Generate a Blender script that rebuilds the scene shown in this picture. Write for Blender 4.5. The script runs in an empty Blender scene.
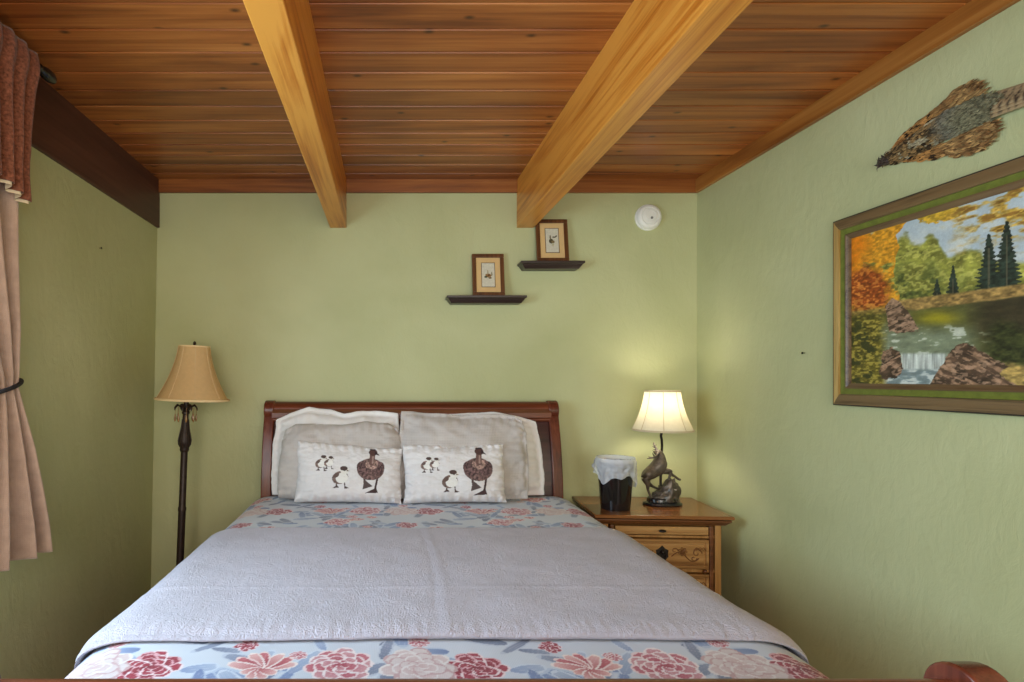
import bpy, bmesh, math, random
import numpy as np
from mathutils import Vector, Matrix
random.seed(4)
rng = np.random.default_rng(7)
C = bpy.context.scene
COL = C.collection

# ------------------------------------------------------------------ camera, sky, light, exposure
CAMZ = 1.29
cam = bpy.data.objects.new('camera', bpy.data.cameras.new('camera')); COL.objects.link(cam)
cam.location = (0, 0, CAMZ); cam.rotation_euler = (math.pi/2, 0, 0)
cam.data.sensor_width = 36; cam.data.lens = 36*581/1024
cam.data.shift_x = (512-388)/1024; cam.data.shift_y = (378-341)/1024
cam.data.clip_start = 0.05
C.camera = cam
C.view_settings.view_transform = 'Standard'; C.view_settings.look = 'None'
C.view_settings.gamma = 1; C.view_settings.use_curve_mapping = False
C.view_settings.exposure = 0.12
w = bpy.data.worlds.new('daylight'); C.world = w; w.use_nodes = True
w.node_tree.nodes['Background'].inputs[0].default_value = (0.75, 0.87, 1.0, 1)
w.node_tree.nodes['Background'].inputs[1].default_value = 1.0

def area(name, loc, rot, sx, sy, power, color):
    l = bpy.data.lights.new(name, 'AREA'); l.shape = 'RECTANGLE'; l.size = sx; l.size_y = sy
    l.energy = power; l.color = color
    o = bpy.data.objects.new(name, l); COL.objects.link(o); o.location = loc; o.rotation_euler = rot
    return o
R90 = math.pi/2
# daylight coming in at the side window (beyond the curtain); rear fill light is added, in a made-up window behind the camera
area('side_window_daylight', (-1.50, 0.98, 1.52), (0, -R90, 0), 1.15, 1.35, 64, (0.58, 0.82, 1.0))
area('added_rear_fill', (0.15, -1.75, 1.35), (R90, 0, 0), 2.5, 1.7, 80, (1.0, 0.94, 0.83))

# ------------------------------------------------------------------ helpers
def lin(r, g, b):
    f = lambda c: (c/255/12.92) if c/255 <= 0.04045 else ((c/255+0.055)/1.055)**2.4
    return (f(r), f(g), f(b), 1.0)

def linarr(a):
    a = np.clip(np.asarray(a, float)/255, 0, 1)
    return np.where(a <= 0.04045, a/12.92, ((a+0.055)/1.055)**2.4)

class MB:
    def __init__(s): s.v = []; s.f = []
    def add(s, vs, fs):
        n = len(s.v); s.v += [tuple(p) for p in vs]; s.f += [tuple(i+n for i in f) for f in fs]
    def box(s, x0, x1, y0, y1, z0, z1):
        vs = [(x, y, z) for z in (z0, z1) for y in (y0, y1) for x in (x0, x1)]
        s.add(vs, [(0,2,3,1),(4,5,7,6),(0,1,5,4),(2,6,7,3),(0,4,6,2),(1,3,7,5)]); return s
    def lathe(s, prof, cx=0, cy=0, seg=32, cap=True, fx=1, fy=1, lobes=0, lamp=0):
        n = len(s.v)
        for r, z in prof:
            for k in range(seg):
                a = 2*math.pi*k/seg; rr = r*(1+lamp*math.cos(lobes*a))
                s.v.append((cx+rr*fx*math.cos(a), cy+rr*fy*math.sin(a), z))
        for i in range(len(prof)-1):
            for k in range(seg):
                k2 = (k+1) % seg
                s.f.append((n+i*seg+k, n+i*seg+k2, n+(i+1)*seg+k2, n+(i+1)*seg+k))
        if cap:
            s.f.append(tuple(n+k for k in reversed(range(seg))))
            s.f.append(tuple(n+(len(prof)-1)*seg+k for k in range(seg)))
        return s
    def tube(s, pts, rad, seg=10, flat=1.0):
        pts = [Vector(p) for p in pts]; m = len(pts)
        if not hasattr(rad, '__len__'): rad = [rad]*m
        n = len(s.v); up = None
        for i, p in enumerate(pts):
            t = (pts[min(i+1, m-1)]-pts[max(i-1, 0)]).normalized()
            if up is None:
                a = Vector((0, 0, 1)) if abs(t.z) < .9 else Vector((1, 0, 0)); up = t.cross(a).normalized()
            else:
                up = (up-t*up.dot(t)).normalized()
            b = t.cross(up)
            for k in range(seg):
                an = 2*math.pi*k/seg
                s.v.append(tuple(p+rad[i]*(math.cos(an)*up+flat*math.sin(an)*b)))
        for i in range(m-1):
            for k in range(seg):
                k2 = (k+1) % seg
                s.f.append((n+i*seg+k, n+i*seg+k2, n+(i+1)*seg+k2, n+(i+1)*seg+k))
        s.f.append(tuple(n+k for k in reversed(range(seg)))); s.f.append(tuple(n+(m-1)*seg+k for k in range(seg)))
        return s
    def ball(s, c, r, seg=14, rings=9, sx=1, sy=1, sz=1):
        prof = [(max(r*math.sin(math.pi*i/rings), r*.01), -r*math.cos(math.pi*i/rings)) for i in range(rings+1)]
        n = len(s.v); s.lathe(prof, 0, 0, seg)
        for i in range(n, len(s.v)):
            x, y, z = s.v[i]; s.v[i] = (c[0]+x*sx, c[1]+y*sy, c[2]+z*sz)
        return s
    def prism(s, poly, x0, x1):          # polygon in (y,z), swept along x
        m = len(poly)
        vs = [(x0, y, z) for y, z in poly]+[(x1, y, z) for y, z in poly]
        fs = [(i, (i+1) % m, m+(i+1) % m, m+i) for i in range(m)]
        fs += [tuple(reversed(range(m))), tuple(range(m, 2*m))]
        s.add(vs, fs); return s
    def build(s, name, mat, parent=None, smooth=30, bevel=0, subd=0, loc=None):
        me = bpy.data.meshes.new(name); me.from_pydata(s.v, [], s.f)
        bm = bmesh.new(); bm.from_mesh(me); bmesh.ops.recalc_face_normals(bm, faces=bm.faces); bm.to_mesh(me); bm.free()
        return finish(me, name, mat, parent, smooth, bevel, subd, loc)

def finish(me, name, mat, parent=None, smooth=30, bevel=0, subd=0, loc=None):
    o = bpy.data.objects.new(name, me); COL.objects.link(o)
    if mat: me.materials.append(mat)
    if smooth is not None:
        me.polygons.foreach_set('use_smooth', [True]*len(me.polygons))
        if smooth < 180: me.set_sharp_from_angle(angle=math.radians(smooth))
    if bevel:
        b = o.modifiers.new('bevel', 'BEVEL'); b.width = bevel; b.segments = 3; b.limit_method = 'ANGLE'; b.angle_limit = math.radians(40)
        b.harden_normals = False
    if subd:
        m = o.modifiers.new('subd', 'SUBSURF'); m.levels = subd; m.render_levels = subd
    if parent: o.parent = parent
    if loc: o.location = loc
    return o

def grid_faces(nr, nc, wrap=False, off=0):
    r = np.arange(nr-1)[:, None]; c = np.arange(nc if wrap else nc-1)[None, :]
    c2 = (c+1) % nc
    a = r*nc+c; b = r*nc+c2; d = (r+1)*nc+c; e = (r+1)*nc+c2
    return np.stack([a+0*b, b, e, d], -1).reshape(-1, 4)+off

def np_mesh(name, V, F, cols=None):
    me = bpy.data.meshes.new(name); me.from_pydata(V.tolist(), [], F.tolist())
    if cols is not None:
        at = me.color_attributes.new('paint', 'FLOAT_COLOR', 'POINT')
        c4 = np.ones((len(V), 4), np.float32); c4[:, :3] = linarr(cols)
        at.data.foreach_set('color', c4.ravel())
    return me

def hsh(i, j, seed):
    n = (i.astype(np.int64)*374761393+j.astype(np.int64)*668265263+seed*974634777) & 0x7fffffff
    n = ((n ^ (n >> 13))*1274126177) & 0x7fffffff
    return ((n ^ (n >> 16)) & 0xffff)/65535.0
def vnoise(x, y, seed=0):
    x = np.asarray(x, float); y = np.asarray(y, float)
    i = np.floor(x); j = np.floor(y); fx = x-i; fy = y-j
    fx = fx*fx*(3-2*fx); fy = fy*fy*(3-2*fy)
    return (hsh(i, j, seed)*(1-fx)+hsh(i+1, j, seed)*fx)*(1-fy)+(hsh(i, j+1, seed)*(1-fx)+hsh(i+1, j+1, seed)*fx)*fy
def fbm(x, y, seed=0, oc=4):
    s = 0; a = .5; t = 0
    for k in range(oc):
        s = s+a*vnoise(x*2**k, y*2**k, seed+k*17); t += a; a *= .5
    return s/t

def empty(name, loc=(0, 0, 0), rz=0):
    o = bpy.data.objects.new(name, None); COL.objects.link(o); o.location = loc; o.rotation_euler = (0, 0, rz); o.empty_display_size = .1
    return o
def tag(o, label, cat, group=None):
    o['label'] = label; o['category'] = cat
    if group: o['group'] = group
    return o
def struct(o): o['kind'] = 'structure'; return o

# ------------------------------------------------------------------ materials
class NT:
    def __init__(s, name):
        s.m = bpy.data.materials.new(name); s.m.use_nodes = True; s.t = s.m.node_tree; s.n = s.t.nodes
        s.b = s.n['Principled BSDF']
    def new(s, kind, **kw):
        n = s.n.new(kind)
        for k, v in kw.items(): setattr(n, k, v)
        return n
    def link(s, a, b): s.t.links.new(a, b)
    def coords(s, scale=(1, 1, 1), rot=(0, 0, 0), src='Object'):
        tc = s.new('ShaderNodeTexCoord'); mp = s.new('ShaderNodeMapping')
        mp.inputs['Scale'].default_value = scale; mp.inputs['Rotation'].default_value = rot
        s.link(tc.outputs[src], mp.inputs[0]); return mp.outputs[0]
    def noise(s, vec, scale, detail=4, rough=.5, dist=0):
        n = s.new('ShaderNodeTexNoise'); s.link(vec, n.inputs['Vector'])
        n.inputs['Scale'].default_value = scale; n.inputs['Detail'].default_value = detail
        n.inputs['Roughness'].default_value = rough; n.inputs['Distortion'].default_value = dist
        return n.outputs[0]
    def ramp(s, fac, stops):
        r = s.new('ShaderNodeValToRGB'); s.link(fac, r.inputs[0]); e = r.color_ramp.elements
        while len(e) < len(stops): e.new(.5)
        for el, (p, c) in zip(e, stops): el.position = p; el.color = c
        return r.outputs[0]
    def mix(s, fac, a, b, mode='MIX'):
        m = s.new('ShaderNodeMix', data_type='RGBA', blend_type=mode)
        for sock, val in ((m.inputs[0], fac), (m.inputs[6], a), (m.inputs[7], b)):
            if hasattr(val, 'links') or hasattr(val, 'is_linked'): s.link(val, sock)
            else: sock.default_value = val
        return m.outputs[2]
    def math(s, op, a, b=None, c=None):
        m = s.new('ShaderNodeMath', operation=op)
        for k, v in enumerate((a, b, c)):
            if v is None: continue
            if hasattr(v, 'is_linked'): s.link(v, m.inputs[k])
            else: m.inputs[k].default_value = v
        return m.outputs[0]
    def bump(s, h, strength=.3, dist=.01):
        b = s.new('ShaderNodeBump'); b.inputs['Strength'].default_value = strength; b.inputs['Distance'].default_value = dist
        s.link(h, b.inputs['Height']); s.link(b.outputs[0], s.b.inputs['Normal'])
    def set(s, color=None, rough=None, metal=None, spec=None, **kw):
        if color is not None:
            if hasattr(color, 'is_linked'): s.link(color, s.b.inputs['Base Color'])
            else: s.b.inputs['Base Color'].default_value = color
        if rough is not None:
            if hasattr(rough, 'is_linked'): s.link(rough, s.b.inputs['Roughness'])
            else: s.b.inputs['Roughness'].default_value = rough
        if metal is not None: s.b.inputs['Metallic'].default_value = metal
        if spec is not None: s.b.inputs['Specular IOR Level'].default_value = spec
        for k, v in kw.items(): s.b.inputs[k.replace('_', ' ')].default_value = v
        return s.m

def m_plaster(name, c1, c2):
    n = NT(name); v = n.coords((1, 1, 1))
    a = n.noise(v, 1.7, 3, .5, .4)
    col = n.ramp(a, [(.3, c1), (.7, c2)])
    v2 = n.coords((1, 1, .40)); fine = n.noise(v2, 34, 6, .65, .9)
    v3 = n.coords((1, 1, .7)); patch = n.noise(v3, 9, 5, .6, 1.6)
    h = n.math('ADD', n.math('MULTIPLY', fine, .6), patch)
    n.bump(h, .24, .014)
    return n.set(col, .62, spec=.3)

def m_wood(name, dark, mid, light, axis='Y', scale=1.0, rough=.38, planks=None, knots=0, spec=.5, bump=.08, streak=1.0):
    n = NT(name); st = {'X': (.07, 1, 1), 'Y': (1, .07, 1), 'Z': (1, 1, .07)}[axis]
    tc = n.new('ShaderNodeTexCoord'); obj = tc.outputs['Object']
    vec = obj
    if planks:      # planks = (y0, width): shift the grain from board to board
        sx = n.new('ShaderNodeSeparateXYZ'); n.link(obj, sx.inputs[0])
        idx = n.math('FLOOR', n.math('DIVIDE', n.math('SUBTRACT', sx.outputs[1], planks[0]), planks[1]))
        wn = n.new('ShaderNodeTexWhiteNoise', noise_dimensions='1D'); n.link(idx, wn.inputs['W'])
        cb = n.new('ShaderNodeCombineXYZ'); n.link(n.math('MULTIPLY', wn.outputs[0], 40.0), cb.inputs[0])
        n.link(n.math('MULTIPLY', idx, 3.7), cb.inputs[2])
        va = n.new('ShaderNodeVectorMath', operation='ADD'); n.link(obj, va.inputs[0]); n.link(cb.outputs[0], va.inputs[1]); vec = va.outputs[0]
    mp = n.new('ShaderNodeMapping'); mp.inputs['Scale'].default_value = st; n.link(vec, mp.inputs[0])
    a = n.noise(mp.outputs[0], 9*scale, 5, .55, 1.1)
    mp2 = n.new('ShaderNodeMapping'); mp2.inputs['Scale'].default_value = tuple(.25*q if q < 1 else q for q in st); n.link(vec, mp2.inputs[0])
    b = n.noise(mp2.outputs[0], 55*scale, 3, .6, .5)
    f = n.math('ADD', n.math('MULTIPLY', a, .68), n.math('MULTIPLY', b, .32*streak))
    col = n.ramp(f, [(.36, dark), (.5, mid), (.64, light)])
    if planks:
        t = n.math('ADD', n.math('MULTIPLY', wn.outputs[0], .55), .72)
        cc = n.new('ShaderNodeCombineColor')
        for k in range(3): n.link(t, cc.inputs[k])
        col = n.mix(1.0, col, cc.outputs[0], 'MULTIPLY')
    if knots:
        mp3 = n.new('ShaderNodeMapping'); mp3.inputs['Scale'].default_value = {'X': (.6, 1, 1), 'Y': (1, .6, 1), 'Z': (1, 1, .6)}[axis]; n.link(vec, mp3.inputs[0])
        vo = n.new('ShaderNodeTexVoronoi', voronoi_dimensions='2D' if planks else '3D'); vo.inputs['Scale'].default_value = knots; n.link(mp3.outputs[0], vo.inputs['Vector'])
        sc = n.new('ShaderNodeSeparateColor'); n.link(vo.outputs['Color'], sc.inputs[0])
        on = n.math('GREATER_THAN', sc.outputs[0], .45)
        k1 = n.new('ShaderNodeMapRange'); k1.inputs[1].default_value = .075 if planks else .16; k1.inputs[2].default_value = .02; n.link(vo.outputs['Distance'], k1.inputs[0])
        col = n.mix(n.math('MULTIPLY', n.math('MULTIPLY', k1.outputs[0], on), .85), col, tuple(x*.22 for x in dark[:3])+(1,))
    n.bump(f, bump, .004)
    return n.set(col, rough, spec=spec)

def m_simple(name, c, rough=.5, metal=0, spec=.5, var=.12, nscale=30, bump=0, stretch=(1, 1, 1), **kw):
    n = NT(name); v = n.coords(stretch); a = n.noise(v, nscale, 4, .6)
    lo = tuple(x*(1-var) for x in c[:3])+(1,); hi = tuple(min(1, x*(1+var)) for x in c[:3])+(1,)
    col = n.ramp(a, [(.3, lo), (.7, hi)])
    if bump: n.bump(a, bump, .004)
    return n.set(col, rough, metal, spec, **kw)

def m_fabric(name, c, var=.1, weave=260, bump=.25, rough=.9, paint=False, big=6, dmask=0, sheen=.2):
    n = NT(name); v = n.coords()
    wv1 = n.new('ShaderNodeTexWave', wave_type='BANDS', bands_direction='X'); wv1.inputs['Scale'].default_value = weave/6.28; wv1.inputs['Distortion'].default_value = .6
    wv2 = n.new('ShaderNodeTexWave', wave_type='BANDS', bands_direction='Z'); wv2.inputs['Scale'].default_value = weave/6.28; wv2.inputs['Distortion'].default_value = .6
    n.link(v, wv1.inputs[0]); n.link(v, wv2.inputs[0])
    wsum = n.math('ADD', wv1.outputs[1], wv2.outputs[1])
    a = n.noise(v, big, 4, .6)
    if paint:
        at = n.new('ShaderNodeAttribute', attribute_name='paint'); base = at.outputs['Color']
        g = n.ramp(a, [(.3, (1-var,)*3+(1,)), (.7, (1, 1, 1, 1))]); col = n.mix(1.0, base, g, 'MULTIPLY')
    else:
        lo = tuple(x*(1-var) for x in c[:3])+(1,); hi = tuple(min(1, x*(1+var)) for x in c[:3])+(1,)
        col = n.ramp(a, [(.3, lo), (.7, hi)])
    h = n.math('MULTIPLY', wsum, .25)
    if dmask:
        d = n.noise(v, dmask, 3, .55, 2.2)
        rr = n.math('PINGPONG', n.math('MULTIPLY', d, 5.0), .5)
        h = n.math('ADD', h, n.math('MULTIPLY', rr, 3.0))
    n.bump(h, bump, .004)
    m = n.set(col, rough, spec=.15)
    n.b.inputs['Sheen Weight'].default_value = sheen
    return m

def m_paint(name, rough=.6, bump=.15, spec=.3, nscale=120):
    n = NT(name); at = n.new('ShaderNodeAttribute', attribute_name='paint')
    v = n.coords(); a = n.noise(v, nscale, 4, .6, .6)
    col = n.mix(1.0, at.outputs['Color'], n.ramp(a, [(.25, (.8, .8, .8, 1)), (.7, (1, 1, 1, 1))]), 'MULTIPLY')
    n.bump(a, bump, .003)
    return n.set(col, rough, spec=spec)

def m_shade(name, c, trans=.55, weave=300):
    n = NT(name); v = n.coords(); a = n.noise(v, 60, 3, .6)
    col = n.ramp(a, [(.3, tuple(x*.93 for x in c[:3])+(1,)), (.7, c)])
    n.set(col, .85, spec=.2)
    tr = n.new('ShaderNodeBsdfTranslucent'); n.link(col, tr.inputs[0])
    mx = n.new('ShaderNodeMixShader'); mx.inputs[0].default_value = trans
    n.link(n.b.outputs[0], mx.inputs[1]); n.link(tr.outputs[0], mx.inputs[2])
    n.link(mx.outputs[0], n.n['Material Output'].inputs[0])
    return n.m

GREEN1, GREEN2 = lin(181, 183, 136), lin(195, 196, 151)
M_wall = m_plaster('green_plaster', GREEN1, GREEN2)
PL0, PLW = 3.205-.1325*40, .1325
M_ceil = m_wood('ceiling_boards', lin(120, 60, 24), lin(162, 92, 40), lin(190, 120, 58), 'X', 1.2, .36, planks=(PL0, PLW), knots=5.5)
M_beam = m_wood('beam_fir', lin(146, 74, 18), lin(194, 114, 34), lin(220, 148, 60), 'Y', 1.3, .36, knots=2.6, streak=1.6)
M_trim = m_wood('trim_redwood', lin(128, 74, 28), lin(164, 104, 44), lin(184, 126, 62), 'Y', 1.3, .42)
M_trimx = m_wood('trim_redwood_across', lin(112, 60, 24), lin(148, 86, 36), lin(170, 108, 52), 'X', 1.3, .42)
M_darkbeam = m_wood('dark_stained_beam', lin(62, 34, 26), lin(80, 46, 36), lin(98, 60, 46), 'Y', 1.0, .5)
M_floor = m_wood('floor_boards', lin(70, 45, 28), lin(100, 66, 40), lin(122, 84, 54), 'Y', 1.0, .45)
M_mahog = m_wood('mahogany', lin(78, 36, 20), lin(108, 52, 30), lin(134, 70, 44), 'X', 1.4, .3, spec=.5)
M_mahogv = m_wood('mahogany_upright', lin(72, 32, 20), lin(100, 46, 30), lin(122, 62, 42), 'Z', 1.4, .25, spec=.55)
M_panelw = m_wood('mahogany_panel', lin(54, 30, 30), lin(72, 40, 40), lin(88, 50, 50), 'X', 1.2, .3, spec=.6)
M_oak = m_wood('honey_oak', lin(140, 94, 48), lin(180, 132, 76), lin(206, 160, 102), 'X', 1.6, .35)
M_oakv = m_wood('honey_oak_upright', lin(134, 88, 42), lin(170, 120, 64), lin(194, 146, 88), 'Z', 1.6, .35)
M_oaktop = m_wood('nightstand_top_wood', lin(98, 54, 26), lin(132, 80, 40), lin(160, 106, 58), 'X', 1.4, .2, spec=.6)
M_oakdark = m_wood('brown_moulding', lin(84, 46, 24), lin(112, 66, 36), lin(136, 86, 50), 'X', 1.4, .3)
M_bronze = m_simple('aged_bronze', lin(52, 46, 42), .42, .7, var=.35, nscale=90, bump=.15)
M_bronze_elk = m_simple('elk_bronze', lin(94, 84, 74), .36, .35, var=.35, nscale=60, bump=.2)
M_black = m_simple('black_gloss', lin(24, 24, 26), .2, 0, .6)
M_iron = m_simple('dark_brown_iron', lin(52, 38, 32), .45, .3, var=.3, nscale=60, bump=.1)
M_amber = m_simple('amber_beads', lin(150, 110, 62), .2, 0, .7, var=.3)
M_shelf = m_simple('espresso_wood', lin(48, 33, 30), .35, 0, .5, var=.25, stretch=(.1, 1, 1))
M_white = m_simple('white_plastic', lin(232, 230, 222), .4, 0, .5, var=.03)
M_grey = m_simple('grey_plastic', lin(120, 120, 116), .4)
M_cotton = m_fabric('white_cotton', lin(226, 222, 220), .05, 500, .18)
M_linen = m_fabric('grey_linen', lin(188, 180, 175), .08, 240, .4)
M_cush = m_fabric('printed_linen', lin(220, 216, 214), .05, 260, .3, paint=True)
M_spread = m_fabric('floral_cotton', lin(220, 220, 220), .06, 500, .15, paint=True)
M_cover = m_fabric('matelasse', lin(195, 188, 199), .04, 500, .45, dmask=30)
M_drape = m_fabric('taupe_drape', lin(184, 156, 138), .12, 300, .3, rough=.5, big=26, sheen=.6)
M_valance = m_fabric('rust_tweed', lin(128, 78, 58), .5, 170, .6, big=110)
M_lining = m_fabric('cream_lining', lin(214, 196, 164), .05, 300, .2)
M_cord = m_simple('black_cord', lin(28, 26, 30), .7, var=.3, nscale=200, bump=.5)
M_shade1 = m_shade('cream_silk_shade', lin(240, 234, 216), .45)
M_shade2 = m_shade('tan_silk_shade', lin(242, 210, 156), .35)
M_canvas = m_paint('oil_paint', .45, .35, .4, 160)
M_print = m_paint('paper_print', .8, .03)
M_feather = m_paint('plumage', .75, .3, .2, 300)
M_mat = m_simple('tan_mat_board', lin(214, 178, 122), .85, var=.04)
M_gold = m_wood('gilt_wood', lin(120, 92, 50), lin(160, 128, 74), lin(190, 160, 104), 'X', 3, .4, spec=.5, streak=1.6)
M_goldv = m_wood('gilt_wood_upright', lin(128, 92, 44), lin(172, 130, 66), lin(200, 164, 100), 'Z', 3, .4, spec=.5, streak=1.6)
M_olive = m_simple('olive_band', lin(104, 112, 40), .45, var=.2, nscale=40)
M_fdark = m_wood('brown_frame_wood', lin(58, 42, 28), lin(88, 66, 44), lin(116, 92, 62), 'Y', 2.5, .4, streak=1.6)
M_frame = m_wood('walnut_frame', lin(66, 36, 16), lin(92, 54, 26), lin(112, 70, 38), 'Z', 3, .35)
M_bin = m_simple('dark_brown_plastic', lin(28, 22, 22), .12, 0, .6, var=.1)
M_carve = m_simple('carved_brown_wood', lin(120, 76, 36), .5, var=.2)  # darker brown wood for the relief carving

def m_bag():
    n = NT('thin_plastic_bag'); v = n.coords(); a = n.noise(v, 45, 4, .6, 1.5); n.bump(a, .5, .006)
    n.set((.86, .87, .92, 1), .22, spec=.6)
    tp = n.new('ShaderNodeBsdfTransparent'); mx = n.new('ShaderNodeMixShader'); mx.inputs[0].default_value = .5
    n.link(tp.outputs[0], mx.inputs[1]); n.link(n.b.outputs[0], mx.inputs[2]); n.link(mx.outputs[0], n.n['Material Output'].inputs[0])
    return n.m
M_bag = m_bag()
def m_bulb():
    n = NT('warm_bulb'); n.set((1, .9, .7, 1), .3)
    n.b.inputs['Emission Color'].default_value = (1, .90, .70, 1); n.b.inputs['Emission Strength'].default_value = 10
    return n.m
M_bulb = m_bulb()

# ------------------------------------------------------------------ the room
XL, XR, YB, YF, ZC = -1.335, 1.766, 3.32, -1.7, 2.418
T = .12
struct(MB().box(XL-T, XR+T, YB, YB+T, -.1, ZC+.1).build('wall_back', M_wall, smooth=None))
struct(MB().box(XR, XR+T, YF-T, YB, -.1, ZC+.1).build('wall_right', M_wall, smooth=None))
wl = MB()                                  # with the window opening; leans out a little towards the floor
wy0, wy1, wz0, wz1 = .28, 1.70, .92, 2.10
wl.box(XL-T, XL, YF-T, wy0, -.1, ZC+.1).box(XL-T, XL, wy1, YB, -.1, ZC+.1).box(XL-T, XL, wy0, wy1, -.1, wz0).box(XL-T, XL, wy0, wy1, wz1, ZC+.1)
wl.v = [(x+.018*(z-1.2), y, z) for x, y, z in wl.v]
struct(wl.build('wall_left', M_wall, smooth=None))
wf = MB()  # unseen wall; its wide opening is added to let the fill light in
wf.box(XL, -1.15, YF-T, YF, -.1, ZC+.1).box(1.5, XR, YF-T, YF, -.1, ZC+.1).box(-1.15, 1.5, YF-T, YF, -.1, .45).box(-1.15, 1.5, YF-T, YF, 2.25, ZC+.1)
struct(wf.build('wall_front', M_wall, smooth=None))
struct(MB().box(XL-T, XR+T, YF-T, YB+T, -.12, 0).build('floor', M_floor, smooth=None))
# ceiling of V-grooved boards
cb = MB(); edges = [YF-T]; y = PL0
while y < YB+.1:
    if y > YF-T+.02: edges.append(y)
    y += PLW
edges.append(YB+.1)
prof = []
for a, b in zip(edges[:-1], edges[1:]):
    g = .0055; prof += [(a, ZC+.016), (a+g, ZC), (b-g, ZC)]
prof += [(edges[-1], ZC+.016), (edges[-1], ZC+.08), (edges[0], ZC+.08)]
struct(cb.prism(prof, XL-T, XR+T).build('ceiling', M_ceil, smooth=None))
def window(nm, m):
    return struct(m.build(nm, m_simple('window_paint', lin(226, 222, 210), .4, var=.03), smooth=None, bevel=.003))
m = MB(); t = .05
m.box(XL-.10, XL-.03, wy0, wy1, wz0, wz0+t).box(XL-.10, XL-.03, wy0, wy1, wz1-t, wz1).box(XL-.10, XL-.03, wy0, wy0+t, wz0, wz1).box(XL-.10, XL-.03, wy1-t, wy1, wz0, wz1)
m.box(XL-.09, XL-.05, (wy0+wy1)/2-.02, (wy0+wy1)/2+.02, wz0, wz1)
window('window_1', m)
m = MB()
m.box(-1.15, 1.5, YF-.09, YF-.02, .45, .5).box(-1.15, 1.5, YF-.09, YF-.02, 2.2, 2.25).box(-1.15, -1.1, YF-.09, YF-.02, .45, 2.25).box(1.45, 1.5, YF-.09, YF-.02, .45, 2.25).box(.15, .2, YF-.09, YF-.02, .45, 2.25)
window('added_rear_window', m)  # unseen frame, added round the opening of the rear fill light
# beams and trim
bl = MB().box(-.331, -.237, YF, YB, 2.147, ZC+.004).build('ceiling_beam', M_beam, smooth=None, bevel=.004); struct(bl)
br = MB().box(.735, .832, YF, YB, 2.147, ZC+.004).build('ceiling_beam', M_beam, smooth=None, bevel=.004); struct(br)
bd = MB().box(XL-.02, -1.303, YF, YB, 2.147, ZC+.004).build('ceiling_beam', M_darkbeam, smooth=None, bevel=.004); struct(bd)
for o, l in ((bl, 'honey brown exposed ceiling beam above the bed, the one nearer the dark side beam'),
             (br, 'honey brown exposed ceiling beam ending above the two small wall shelves'),
             (bd, 'dark stained beam along the top of the curtain wall')): o['label'] = l
def trim(nm, m, mat): return struct(m.build(nm, mat, smooth=None, bevel=.002))
m = MB()
for a, b in ((-1.303, -.331), (-.237, .735), (.832, XR)):
    m.box(a, b, YB-.022, YB, 2.345, ZC+.002)
trim('trim_1', m, M_trimx)
trim('trim_2', MB().box(XR-.022, XR, YF, YB-.022, 2.343, ZC+.002), M_trim)

# ------------------------------------------------------------------ bed
BX, BY, BR = .128, 3.13, 0.0
bed = empty('sleigh_bed', (BX, BY, 0), BR)
tag(bed, 'dark mahogany sleigh bed made up with floral bedding against the green wall', 'bed')
def sweep_profile(cl, th):
    cl = [Vector(p) for p in cl]; L = []; Rr = []
    for i, p in enumerate(cl):
        t = (cl[min(i+1, len(cl)-1)]-cl[max(i-1, 0)]).normalized(); n = Vector((-t.y, t.x))
        L.append(tuple(p+n*th[i]*.5)); Rr.append(tuple(p-n*th[i]*.5))
    return L+Rr[::-1]
def circ(cy, cz, r, n=28): return [(cy+r*math.cos(2*math.pi*k/n), cz+r*math.sin(2*math.pi*k/n)) for k in range(n)]
def scurve(z0, z1, bend, n=14, y0=0):
    out = []
    for i in range(n+1):
        t = i/n; z = z0+(z1-z0)*t; s = max(0, (z-.55)/(z1-.55)) if z1 > .56 else 0
        out.append((y0+bend*s*s*(1.0), z))
    return out
HW, FW = .808, .852
# headboard (local y=0 is its front foot plane, y>0 to the wall)
hcl = scurve(.28, 1.10, .10)
MB().prism(sweep_profile(hcl, [.028]*15), -HW+.05, HW-.05).build('headboard_panel', M_panelw, bed, 40)['label'] = 'glossy dark purple brown headboard panel'
rail = MB(); rail.prism(circ(.098, 1.113, .046), -HW+.05, HW-.05)
rail.prism([(.02, 1.075), (.02, 1.10), (.07, 1.13), (.12, 1.10), (.11, 1.06)], -HW+.05, HW-.05)
rail.prism(circ(.055, 1.062, .012, 14), -HW+.05, HW-.05)
rail.build('headboard_top_rail', M_mahog, bed, 40)
for s in (-1, 1):
    p = MB(); x0, x1 = (-HW, -HW+.056) if s < 0 else (HW-.056, HW)
    cl = [(0, 0), (0, .2)]+scurve(.3, 1.10, .10)
    p.prism(sweep_profile(cl, [.08]*len(cl)), x0, x1); p.prism(circ(.098, 1.110, .056), x0, x1)
    p.build('headboard_post', M_mahogv, bed, 40, .006)
    q = MB(); rx0, rx1 = (-HW+.012, -HW+.045) if s < 0 else (HW-.045, HW-.012)
    q.box(rx0, rx1, -2.12, -.04, .17, .36); q.build('side_rail', M_mahog, bed, None, .005)
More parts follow.
